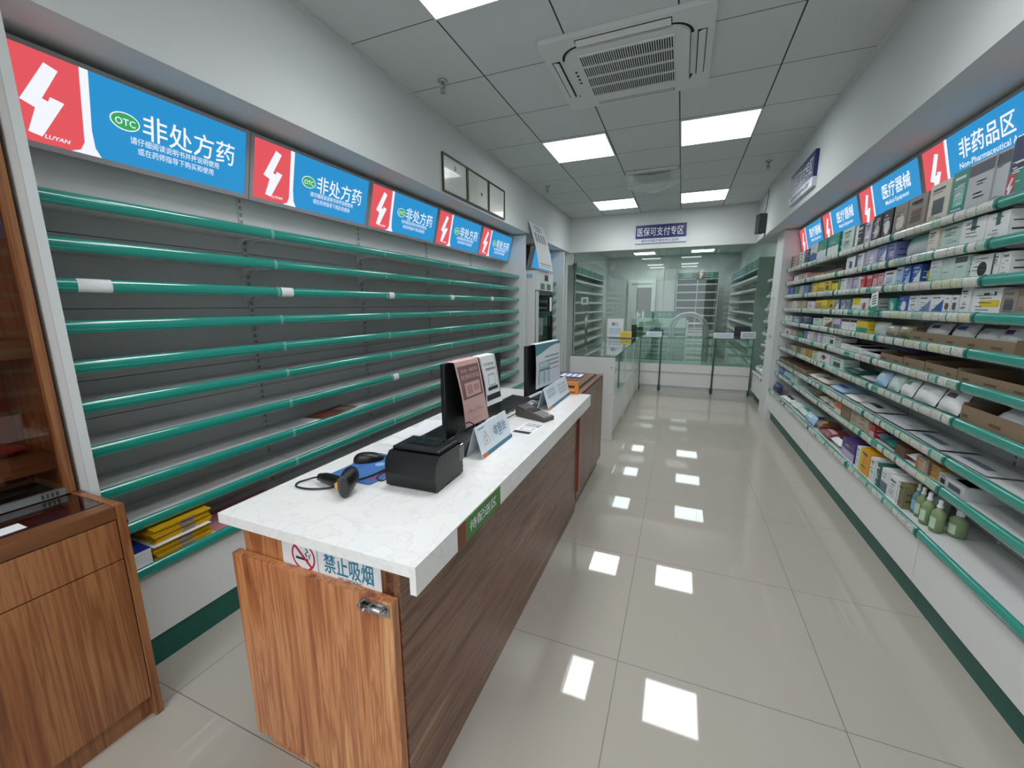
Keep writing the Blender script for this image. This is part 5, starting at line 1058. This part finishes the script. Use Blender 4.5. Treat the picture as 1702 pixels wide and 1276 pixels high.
# ================================================================= GOODS ON THE RIGHT SHELVES
GOODS = '''1|2.368|2.475|0.235|c|navy|teal|2|navy and teal carton with red corner
1|2.489|2.574|0.215|c|lgrey|dgrey|1|pale grey carton
1|2.578|2.753|0.215|c|lgrey|dgrey|1|wide pale grey carton with dark title band
1|2.762|2.907|0.215|c|teal|lteal|5|teal carton
1|2.917|3.109|0.205|c|cream|dgrey|5|cream carton with small dark picture
1|3.128|3.335|0.190|c|taupe|brown|5|taupe carton with brown picture
1|3.342|3.510|0.185|c|taupe|cream|4|taupe carton
1|3.518|3.660|0.185|c|black|white|4|black carton with white round picture
1|3.670|3.807|0.180|c|black|lgrey|4|black carton
1|3.828|3.946|0.160|c|lilac|white|5|lilac carton
1|3.969|4.148|0.170|c|black|white|3|black and white carton
1|4.186|4.447|0.185|c|mint|white|0|pale mint carton
1|4.507|4.801|0.190|c|teal|white|2|teal carton with white lower half
1|4.819|5.103|0.185|c|teal|white|2|teal and white carton
1|5.123|5.359|0.185|c|white|blue|2|white carton with blue foot
1|5.381|5.595|0.160|c|navy|black|5|dark navy carton
1|5.620|5.829|0.160|c|white|lgrey|0|small white carton
1|5.857|6.178|0.150|c|beige|brown|3|beige carton with brown stripe
2|2.411|2.551|0.115|c|white|dteal|7|white carton with green tab
2|2.555|2.733|0.120|c|white|dteal|7|wide white carton with green tab
2|2.742|2.918|0.125|c|mint|white|0|pale mint carton
2|2.929|3.022|0.125|c|cream|lgrey|0|narrow cream carton
2|3.035|3.353|0.135|p|silver|lteal|0|shiny clear wrapped pack
2|3.401|3.510|0.120|c|periw|lilac|5|periwinkle carton
2|3.519|3.657|0.120|c|periw|white|6|periwinkle and white carton
2|3.676|3.861|0.115|c|lilac|white|4|lilac and white carton
2|3.894|4.046|0.110|c|white|purple|3|white carton with purple edge
2|4.070|4.252|0.105|c|white|purple|4|white carton with purple round picture
2|4.294|4.766|0.035|f|brown|olive|0|flat brown carton lying down
2|4.801|5.306|0.035|f|ochre|red|0|flat ochre carton lying down
2|5.374|5.542|0.070|c|pink|white|0|pale pink carton
2|5.567|5.723|0.070|c|beige|white|0|small beige carton
2|5.750|5.946|0.065|c|white|lgrey|0|small white carton
2|5.975|6.189|0.065|c|red|white|0|small red carton
3|2.366|2.423|0.100|c|white|dgrey|0|white carton seen end-on
3|2.426|2.471|0.100|c|white|dgrey|3|white carton with grey stripe
3|2.479|2.628|0.105|c|white|black|4|white carton with black picture
3|2.637|2.730|0.115|c|mint|dgrey|1|pale grid-printed carton
3|2.735|2.838|0.115|c|mint|lgrey|1|pale mint grid carton
3|2.844|2.952|0.115|c|mint|white|1|pale grid carton
3|2.957|3.050|0.100|p|lime|ochre|0|lime yellow pouch
3|3.057|3.151|0.110|c|blue|white|6|blue carton with white swoosh
3|3.158|3.237|0.110|c|blue|pblue|6|blue and pale blue carton
3|3.244|3.329|0.110|c|pblue|white|0|pale blue carton
3|3.345|3.506|0.100|c|white|pblue|5|white carton with small pale picture
3|3.524|3.608|0.095|c|pink|white|0|pink carton
3|3.617|3.686|0.095|c|pink|red|1|pink and red carton
3|3.696|3.790|0.095|c|red|pink|1|red carton
3|3.801|3.913|0.095|c|red|white|3|red carton with white stripe
3|3.925|4.033|0.095|c|lilac|pink|0|lilac pink carton
3|4.046|4.162|0.095|c|lilac|white|0|pale lilac carton
3|4.175|4.359|0.100|c|white|green|3|white carton with green edge
3|4.389|4.545|0.100|c|yellow|black|1|yellow carton
3|4.562|4.733|0.100|c|yellow|brown|5|yellow carton with brown picture
3|4.751|4.939|0.100|c|yellow|ochre|2|yellow and ochre carton
3|4.959|5.167|0.100|c|yellow|olive|3|yellow carton with olive stripe
3|5.301|5.468|0.095|c|periw|lgrey|0|blue-grey carton
3|5.493|5.647|0.095|c|lgrey|periw|0|small grey carton
3|5.673|5.868|0.090|c|green|white|0|small green carton
3|5.897|6.077|0.090|c|blue|white|0|small blue carton
3|6.109|6.304|0.090|c|periw|white|0|tiny periwinkle carton
4|2.221|2.274|0.105|c|taupe|olive|1|olive-grey carton
4|2.278|2.370|0.105|c|taupe|dgrey|5|taupe carton
4|2.377|2.567|0.115|c|white|yellow|8|long white carton with yellow band
4|2.572|2.640|0.125|c|white|dgrey|0|tall white carton
4|2.649|2.703|0.090|c|white|dgrey|5|small white carton
4|2.708|2.769|0.090|c|white|brown|4|white carton with brown round picture
4|2.780|2.897|0.095|c|white|blue|6|white carton with blue triangle
4|2.903|3.028|0.095|c|white|periw|6|white carton with slate triangle
4|3.034|3.137|0.095|c|white|mint|0|pale white carton
4|3.144|3.256|0.095|c|blue|white|4|blue carton with white drop
4|3.271|3.377|0.085|c|teal|mint|4|teal carton
4|3.538|3.666|0.085|c|white|teal|2|white and teal carton
4|3.687|3.839|0.090|c|white|red|4|white carton with red picture
4|3.851|4.007|0.095|c|yellow|white|2|yellow carton
4|4.019|4.137|0.090|c|slate|white|0|slate blue carton
4|4.151|4.263|0.090|c|slate|lgrey|6|slate and grey carton
4|4.278|4.398|0.090|c|slate|white|6|slate carton with white corner
4|4.429|4.577|0.090|c|yellow|brown|5|yellow carton with brown picture
4|4.594|4.754|0.090|c|yellow|lime|2|yellow and lime carton
4|4.772|4.947|0.090|c|ochre|yellow|1|ochre carton
4|4.988|5.203|0.080|c|white|lilac|5|white carton
4|5.319|5.491|0.090|c|beige|brown|0|beige carton
4|5.517|5.676|0.090|c|beige|white|3|beige carton with pale stripe
4|5.704|5.875|0.090|c|cream|brown|0|cream carton
4|5.905|6.090|0.085|c|beige|ochre|0|sandy carton
4|6.122|6.322|0.085|c|pink|beige|0|pale pink carton
5|2.226|3.026|0.055|t|card|card|0|long brown cardboard tray of wrapped pouches
5|2.307|2.438|0.100|b|white|purple|0|white pouch with purple print
5|2.442|2.579|0.085|b|white|lilac|0|white pouch
5|2.598|2.765|0.100|b|white|blue|0|white pouch with blue print
5|2.804|3.006|0.095|b|white|purple|0|white pouch with dark purple corner
5|3.039|3.199|0.075|b|olive|lgrey|0|olive-grey pouch
5|3.207|3.362|0.070|b|taupe|mint|0|taupe pouch
5|3.415|3.626|0.090|p|mint|white|0|mint and clear pouch
5|3.647|3.846|0.085|c|yellow|teal|2|yellow and teal carton
5|3.858|3.994|0.095|c|white|black|1|white carton with black title
5|4.007|4.169|0.095|c|white|black|1|white and black carton
5|4.183|4.347|0.090|c|lilac|slate|2|lilac carton
5|4.378|4.630|0.090|c|cream|brown|6|cream carton with tan stripe
5|4.666|4.936|0.075|c|mint|white|0|pale green carton
5|4.999|5.365|0.085|c|navy|slate|0|navy carton
5|5.415|5.766|0.075|c|slate|mint|5|slate carton
5|5.825|6.171|0.075|c|mint|white|3|mint white carton
6|2.124|2.539|0.050|t|card|card|0|low brown cardboard tray
6|2.548|2.821|0.055|t|card|card|0|brown cardboard tray
6|2.833|3.055|0.055|t|card|card|0|small brown cardboard tray
6|3.070|3.358|0.050|t|card|card|0|brown cardboard tray with torn edge
6|3.000|3.223|0.042|q|purple|lgrey|0|dark purple pouch lying on the trays
6|3.394|3.652|0.030|f|white|lgrey|0|flat white carton
6|3.662|3.882|0.045|f|white|mint|0|white carton lying flat
6|3.895|4.092|0.050|f|cream|white|0|flat cream carton
6|4.106|4.251|0.085|c|lgrey|white|0|grey-white carton
6|4.267|4.426|0.095|c|white|black|5|white carton with black label
6|4.442|4.580|0.095|c|white|slate|0|white carton
6|4.598|4.671|0.090|c|lilac|white|0|thin lilac carton
6|4.690|4.767|0.090|c|white|lilac|0|thin white carton
6|4.786|4.867|0.090|c|lilac|brown|0|thin lilac-brown carton
6|4.887|4.971|0.090|c|cream|lilac|0|thin cream carton
6|4.993|5.081|0.090|c|white|periw|0|thin white-blue carton
6|5.103|5.195|0.085|c|periw|white|0|thin periwinkle carton
6|5.292|5.550|0.060|c|green|beige|0|dull green carton
6|5.577|5.806|0.065|c|pink|white|0|pink carton
6|5.837|6.091|0.065|c|white|red|5|white carton with red dot
7|2.079|2.466|0.075|t|card|card|0|wide open brown cardboard box
7|2.109|2.278|0.120|q|lgrey|slate|0|grey pouch inside the cardboard box
7|2.493|2.673|0.115|b|white|black|0|white pouch with black title
7|2.684|2.900|0.100|b|white|mint|0|clear pouch of white cotton balls
7|2.913|3.053|0.100|b|white|green|0|white pouch with green foot
7|3.068|3.218|0.100|b|mint|white|0|pale mint pouch
7|3.235|3.395|0.095|b|pblue|white|0|pale blue pouch
7|3.414|3.685|0.030|q|silver|lgrey|0|silver pouch lying flat
7|3.696|3.994|0.045|q|dteal|white|0|green and white pouch lying flat
7|3.889|4.288|0.090|c|mint|dgrey|5|pale carton with small black emblem
7|4.320|4.652|0.095|c|white|red|9|white carton with red cross
7|4.671|4.850|0.080|c|mint|yellow|5|mint and yellow carton
7|4.871|5.068|0.080|c|ochre|mint|0|ochre carton
7|5.091|5.259|0.070|c|beige|brown|0|tan carton
7|5.284|5.465|0.065|c|olive|beige|0|olive carton
7|5.492|5.690|0.060|c|beige|olive|0|small sandy carton
7|5.720|5.968|0.055|c|taupe|white|0|small taupe carton
8|2.240|2.566|0.012|q|lgrey|slate|0|large flat pale grey pouch
8|2.491|2.927|0.020|q|silver|slate|0|flat silver pouch with round dark mark
8|2.859|3.313|0.030|q|silver|white|0|flat shiny pouch
8|3.241|3.620|0.040|q|lgrey|black|0|flat grey pouch with dark stripes
8|3.554|3.915|0.045|q|white|lgrey|0|flat white pouch
8|3.928|4.269|0.060|q|pblue|blue|0|blue and clear pouch
8|4.335|4.661|0.060|q|cream|olive|0|cream pouch
8|4.681|4.910|0.055|q|cream|white|0|curled cream pouch
8|4.932|5.190|0.055|t|card|card|0|small tan carton tray
8|5.215|5.507|0.055|t|card|card|0|tan tray
8|5.535|5.867|0.050|t|card|card|0|little tan tray
8|5.900|6.282|0.050|t|card|card|0|tiny tan tray
9|2.329|2.467|0.060|f|lgrey|dgrey|0|grey carton stacked low
9|2.452|2.538|0.060|c|lgrey|black|5|grey carton with dark photo
9|2.548|2.647|0.070|c|ochre|brown|3|ochre carton
9|2.653|2.743|0.070|c|beige|orange|3|beige-orange carton
9|2.749|2.875|0.065|q|white|maroon|0|white crumpled pouch
9|2.882|2.998|0.060|c|brown|orange|0|brown carton
9|3.006|3.160|0.050|q|teal|slate|0|dark teal pouch
9|3.169|3.276|0.060|q|slate|black|0|dark slate pouch
9|3.285|3.362|0.080|c|red|pink|2|red carton
9|3.372|3.539|0.090|c|beige|mint|0|beige carton
9|3.550|3.702|0.090|c|beige|brown|0|beige-brown carton
9|3.714|3.881|0.090|c|card|beige|0|sandy carton
9|3.895|4.051|0.090|c|orange|cream|2|orange carton
9|4.081|4.237|0.050|q|cream|olive|0|cream pouch
9|4.254|4.518|0.050|q|cream|ochre|0|curled cream pouch
9|4.536|4.885|0.050|q|olive|cream|0|olive pouch
9|5.270|5.546|0.085|c|mint|white|0|pale carton
9|5.575|5.920|0.090|b|pblue|periw|0|pale blue pouch
9|5.954|6.276|0.080|b|periw|slate|0|periwinkle pouch
10|2.716|2.784|0.130|c|olive|white|3|olive carton
10|2.792|2.889|0.130|c|white|lgrey|0|white carton with grey print
10|2.897|2.986|0.140|c|white|slate|2|white carton with slate foot
10|2.995|3.064|0.140|c|dteal|white|3|dark teal carton
10|3.073|3.146|0.150|c|white|lilac|0|white and lilac carton
10|3.165|3.304|0.160|c|amber|yellow|3|bright amber yellow carton
10|3.315|3.368|0.150|c|white|green|0|slim white carton
10|3.413|3.654|0.130|c|purple|lilac|2|dark purple carton
10|3.680|3.905|0.080|q|white|black|0|white and black pouch
10|3.846|4.196|0.060|q|maroon|pink|0|maroon pouch lying flat
10|4.061|4.304|0.090|q|brown|ochre|0|brown pouch
10|4.341|4.643|0.080|b|pblue|white|0|pale blue crumpled bag
10|4.622|4.944|0.070|q|mint|teal|0|mint pouch
10|4.920|5.233|0.060|q|mint|white|0|pale mint pouch
10|5.261|5.690|0.050|q|white|black|0|white booklet stack
10|5.792|6.321|0.110|b|navy|slate|0|navy blue bag'''
ROWNAME = {1: 'top right shelf', 2: 'second right shelf down', 3: 'third right shelf down', 4: 'fourth right shelf down', 5: 'fifth right shelf down', 6: 'sixth right shelf down', 7: 'seventh right shelf down', 8: 'eighth right shelf down', 9: 'ninth right shelf down', 10: 'lowest right deck'}
ZROW = {i + 1: z + .0125 for i, z in enumerate(ZR)}; ZROW[10] = .389 + .0125
def darker(n): return M_INK if n not in ('black', 'navy', 'purple', 'slate', 'dteal', 'maroon', 'teal', 'blue', 'red') else M_PAPER
def front_art(m, x, y0, y1, z, h, A, B, d, rng):
    """print on the carton face that looks at the aisle; left edge is y1"""
    O = Vector((x - .0003, y1, z)); R, U = -Y, Z; w = y1 - y0; a, b = pal(A), pal(B); ink = darker(A)
    def rc(r0, r1, u0, u1, mt, l=.0004): m.rect(w * r0, w * r1, h * u0, h * u1, O, R, U, mt, l)
    if d == 1: rc(.0, 1, .72, .95, b)
    if d == 2: rc(0, 1, 0, .45, b)
    if d == 3: rc(.0, .28, 0, 1, b)
    if d == 4:
        r = min(w, h) * .3; m.poly([(w * .55 + r * math.cos(q), h * .4 + r * math.sin(q)) for q in [2 * math.pi * i / 14 for i in range(14)]], O, R, U, b, .0005)
    if d == 5: rc(.22, .78, .22, .6, b)
    if d == 6: m.poly([(0, 0), (w, 0), (w, h * .75)], O, R, U, b, .0004)
    if d == 7: rc(.42, .62, .55, 1, b)
    if d == 8: rc(.3, .95, .3, .55, b); rc(.4, .6, .72, .82, M_INK); rc(.75, .82, .72, .86, M_INK)
    if d == 9: rc(.42, .58, .4, .85, b); rc(.3, .7, .55, .7, b)
    n = 4 + int(h / .03); ink2 = pm('pack_ink_grey', '#5c6168', .6) if ink is M_INK else ink
    for k in range(n):
        u = .1 + .75 * rng.random(); l = .25 + .5 * rng.random(); s = .08 + (.84 - l) * rng.random()
        if d in (1, 2) and rng.random() < .5: continue
        rc(s, s + l * .8, u, u + rng.choice((.014, .02, .03)), ink2, .0007)
    if d in (0, 3, 5, 6): rc(.15, .75, .81, .87, ink2, .0007)
rows = {}
for ln in GOODS.strip().split('\n'):
    f = ln.split('|'); rows.setdefault(int(f[0]), []).append([float(f[1]), float(f[2]), float(f[3]), f[4], f[5], f[6], int(f[7]), f[8]])
for r, L in rows.items():
    L.sort(key=lambda q: q[0]); z = ZROW[r]; prev = 0; trays = [(q[0], q[1]) for q in L if q[3] == 't']
    xf = 1.222 if r < 10 else 1.178
    for n, (y0, y1, h, st, A, B, d, desc) in enumerate(L):
        rng = random.Random(r * 100 + n); y1 = min(y1, 6.19)
        inside = st in 'bq' and any(a - .02 < (y0 + y1) / 2 < b + .02 for a, b in trays)
        if not inside:
            y0 = max(y0, prev + .002)
            if y1 - y0 < .012: y1 = y0 + .02
            prev = y1
        cy = (y0 + y1) / 2; w = y1 - y0
        label = '%s, %s from near end, %s' % (desc, ORD[n], ROWNAME[r]); cat = 'carton'; gname = 'goods on the ' + ROWNAME[r]
        zz_ = z + .0004; m = MB()
        if st == 'c':
            dep = min(.105 if r > 1 else .085, max(.05, w * .9 + .03)); xj = xf + rng.uniform(0, .012)
            m.box(xj, xj + dep, y0 + .001, y1 - .001, zz_, zz_ + h, pal(A)); front_art(m, xj, y0 + .001, y1 - .001, zz_, h, A, B, d, rng)
            if r == 1 and n == 0:
                O = Vector((xj - .0003, y1, zz_)); m.rect(.0, w * .45, 0, h * .4, O, -Y, Z, pal('red'), .0008); bolt(m, O + Z * .006 - Y * .004, -Y, Z, min(w * .32, .07), M_PAPER, .0012)
            # end face print
            m.rect(.012, dep * .8, h * .3, h * .36, Vector((xj, y0 + .0008, zz_)), X, Z, darker(A), .0005); m.rect(.012, dep * .5, h * .6, h * .64, Vector((xj, y0 + .0008, zz_)), X, Z, darker(A), .0005)
            nm = 'medicine_carton'
        elif st == 'f':
            k = max(1, int(round(h / .016))); nm = 'flat_carton'
            m.box(xf, xf + .2, y0 + .001, y1 - .001, zz_, zz_ + h, pal(A)); m.rect(.02, w * .8, h * .3, h * .7, Vector((xf - .0003, y1, zz_)), -Y, Z, pal(B), .0004)
            for q in range(k): m.box(xf + .02, xf + .18, y0 + .02, y1 - .02, zz_ + h, zz_ + h + .0004, pal(B))
        elif st == 't':
            nm = 'cardboard_tray'; cat = 'tray'; e = .004; C = pal('card'); dk = .2
            m.box(xf, xf + dk, y0, y1, zz_, zz_ + e, C)
            for q in ((xf, xf + e, y0, y1), (xf + dk - e, xf + dk, y0, y1), (xf + e, xf + dk - e, y0, y0 + e), (xf + e, xf + dk - e, y1 - e, y1)): m.box(q[0], q[1], q[2], q[3], zz_ + e, zz_ + h * (1 if q[0] < xf + .1 and q[1] - q[0] < .01 else 1.15), C)
            rg = pm('card_print', '#5f4730', .6)
            for q in range(int(w / .16) + 1):
                u = .01 + q * .16 + rng.uniform(0, .03); l = rng.uniform(.03, .08)
                if u + l < w: m.rect(u, u + l, h * .3, h * .5, Vector((xf - .0003, y1, zz_)), -Y, Z, rg, .0004)
        elif st == 'p':
            nm = 'wrapped_pack'; cat = 'pack'
            M = Matrix.Translation((xf + .05, cy, zz_ + h * .5)) @ Matrix.Rotation(math.radians(-82), 4, 'Y') @ Matrix.Rotation(0, 4, 'Z') @ Matrix.Translation((0, 0, -.03))
            pillow(m, w * .98, h * .98, .06, pal(A), pal(B), r * 50 + n, lambda u, v: v > .62, M)
        elif st == 'b':
            nm = 'pouch'; cat = 'pouch'; xo = xf + (.07 if inside else .03); zo = zz_ + (.006 if inside else .0006)
            T = min(.05, w * .35); M = Matrix.Translation((xo, cy, zo)) @ Matrix.Rotation(math.radians(-68), 4, 'Y') @ Matrix.Translation((h * .52, 0, 0))
            reg = {0: lambda u, v: .3 < u < .75 and .55 < v < .85}.get(0)
            pillow(m, w * .97, h * 1.02, T, pal(A), pal(B), r * 50 + n, reg, M)
        else:
            nm = 'flat_pouch'; cat = 'pouch'; zo = zz_ + (.0065 if inside else .0004); wx = .17 if r < 10 else .18
            if r == 6: zo = zz_ + .0665
            tilt = rng.uniform(-.04, .04)
            M = Matrix.Translation((xf + .095, cy, zo)) @ Matrix.Rotation(tilt, 4, 'Z')
            pillow(m, max(w * .96, .03), wx, max(h, .008), pal(A), pal(B), r * 50 + n, lambda u, v: (.2 < u < .8 and .15 < v < .45), M)
        tag(m.build(nm, loc=(xf + .08, cy, zz_)), label, cat, gname)
# pump and spray bottles at the near end of the lowest deck
def bottle(x, y, R_, H, body, cap, label, kind=0):
    z = ZROW[10] + .0005; t = thing('bottle', label, 'bottle', (x, y, z), 'bottles on the lowest right deck')
    m = MB(); m.lathe([(R_ * .6, 0), (R_, .004), (R_, H * .52), (R_ * .93, H * .62), (R_ * .5, H * .7), (R_ * .4, H * .72), (R_ * .4, H * .76)], (x, y, z), body, 20); m.build('body', t)
    m = MB(); hh = H * .24
    m.lathe([(R_ * .46, H * .75), (R_ * .46, H * .75 + hh * .8), (R_ * .4, H * .75 + hh), (.001, H * .75 + hh)] if kind == 0 else [(R_ * .44, H * .75), (R_ * .44, H * .82), (R_ * .3, H * .84), (R_ * .34, H * .98), (.001, H)], (x, y, z), cap, 16); m.build('cap', t)
    m = MB(); a0 = math.pi; vs = []
    for j in range(9):
        a = a0 - .9 + 1.8 * j / 8
        for u in (.12, .46): vs.append((x + (R_ + .0006) * math.cos(a), y + (R_ + .0006) * math.sin(a), z + H * u))
    m.faces(vs, [(2 * j, 2 * j + 2, 2 * j + 3, 2 * j + 1) for j in range(8)], pm('label_pale_green', '#b9d3b4', .5) if kind < 2 else pm('label_blue', '#7fb0cf', .5), True); m.build('label_wrap', t)
def clear(name, hexc):
    mm = pm(name, hexc, .12); bb = mm.node_tree.nodes['Principled BSDF']; bb.inputs['Transmission Weight'].default_value = .55; bb.inputs['IOR'].default_value = 1.3; return mm
GB = clear('green_liquid', '#b9d2a0'); CB = clear('clear_bottle', '#d9e2df'); BB = clear('blue_bottle', '#8fbcd6')
bottle(1.235, 2.645, .025, .165, GB, M_PAPER, 'green bottle with white cap, left of the three spray bottles on the lowest right deck', 1)
bottle(1.225, 2.565, .027, .17, GB, M_PAPER, 'middle green spray bottle at the front of the lowest right deck', 1)
bottle(1.232, 2.49, .027, .165, GB, M_PAPER, 'green spray bottle at the near end of the lowest right deck', 1)
bottle(1.3, 2.47, .034, .14, GB, M_PAPER, 'wide green bottle behind the nearest spray bottle', 0)
bottle(1.31, 2.64, .034, .19, CB, M_PAPER, 'clear bottle with broad white cap behind the spray bottles', 0)
bottle(1.325, 2.72, .034, .19, CB, M_PAPER, 'second clear bottle with white cap, behind the blue labelled one', 0)
bottle(1.235, 2.692, .021, .165, BB, pal('mint'), 'blue labelled bottle between the green bottles and the cartons', 2)
# hanging shelf card on the fourth shelf
t = thing('shelf_card', 'white printed shelf card hanging from the third right rail', 'shelf card', (1.192, 3.5, 1.5)); M = Matrix.Translation((1.188, 3.49, 1.575)) @ Matrix.Rotation(-.15, 4, 'X')
m = MB(); m.box(-.0008, .0008, -.05, .05, -.12, 0, M_PAPER, 0, M); m.build('card', t); m = MB(); O = Vector(place(M, (-.0009, .05, -.12))); R_, U_ = -(M.to_3x3() @ Y), M.to_3x3() @ Z; m.rect(.0, .1, 0, .03, O, R_, U_, pal('teal'), .0004)
for k in range(4): m.rect(.015, .08, .045 + k * .017, .052 + k * .017, O, R_, U_, M_INK, .0004)
m.build('print', t)
# goods on the small bay beyond the pillar
rng = random.Random(21); ZF = [1.86, 1.62, 1.42, 1.24, 1.05, .87, .68, .44]
for i, zc in enumerate(ZF):
    for k in range(7):
        y = 6.72 + k * .115; h = rng.uniform(.07, .13); c = rng.choice(('white', 'lgrey', 'black', 'navy', 'mint', 'beige', 'dgrey', 'maroon'))
        if i == 0 and k > 3: continue
        x = 1.243 if i < 7 else 1.16; m = MB(); zq = zc + .0129
        if i >= 5: pillow(m, .1, .12, h * .8, pal('white' if k % 2 else 'lgrey'), pal('black'), i * 9 + k, lambda u, v: .3 < u < .7 and .2 < v < .5, Matrix.Translation((x + .06, y + .05, zq))); nm = 'pouch'; cname = ('grey', 'white')[k % 2] + ' pouch'
        else: m.box(x, x + .12, y, y + .1, zq, zq + h, pal(c)); front_art(m, x, y, y + .1, zq, h, c, 'lgrey', 5, rng); nm = 'medicine_carton'; cname = {'lgrey': 'pale grey', 'dgrey': 'dark grey', 'mint': 'pale green'}.get(c, c) + ' carton'
        tag(m.build(nm, loc=(x + .05, y + .05, zq)), '%s, %s from the front on the %s shelf beyond the pillar' % (cname, ORD[k], ORD[i]), nm.split('_')[-1], 'goods beyond the pillar')
# switch box on the pillar
t = thing('socket_box', 'white socket box with a conduit on the white pillar at the right', 'socket', (1.128, 6.4, 1.25)); m = MB(); m.box(1.105, 1.1295, 6.33, 6.47, 1.1, 1.22, M_WHITE, .003); m.build('box', t); m = MB(); m.box(1.11, 1.1295, 6.41, 6.43, 1.22, 1.6, M_WHITE); m.build('conduit', t)
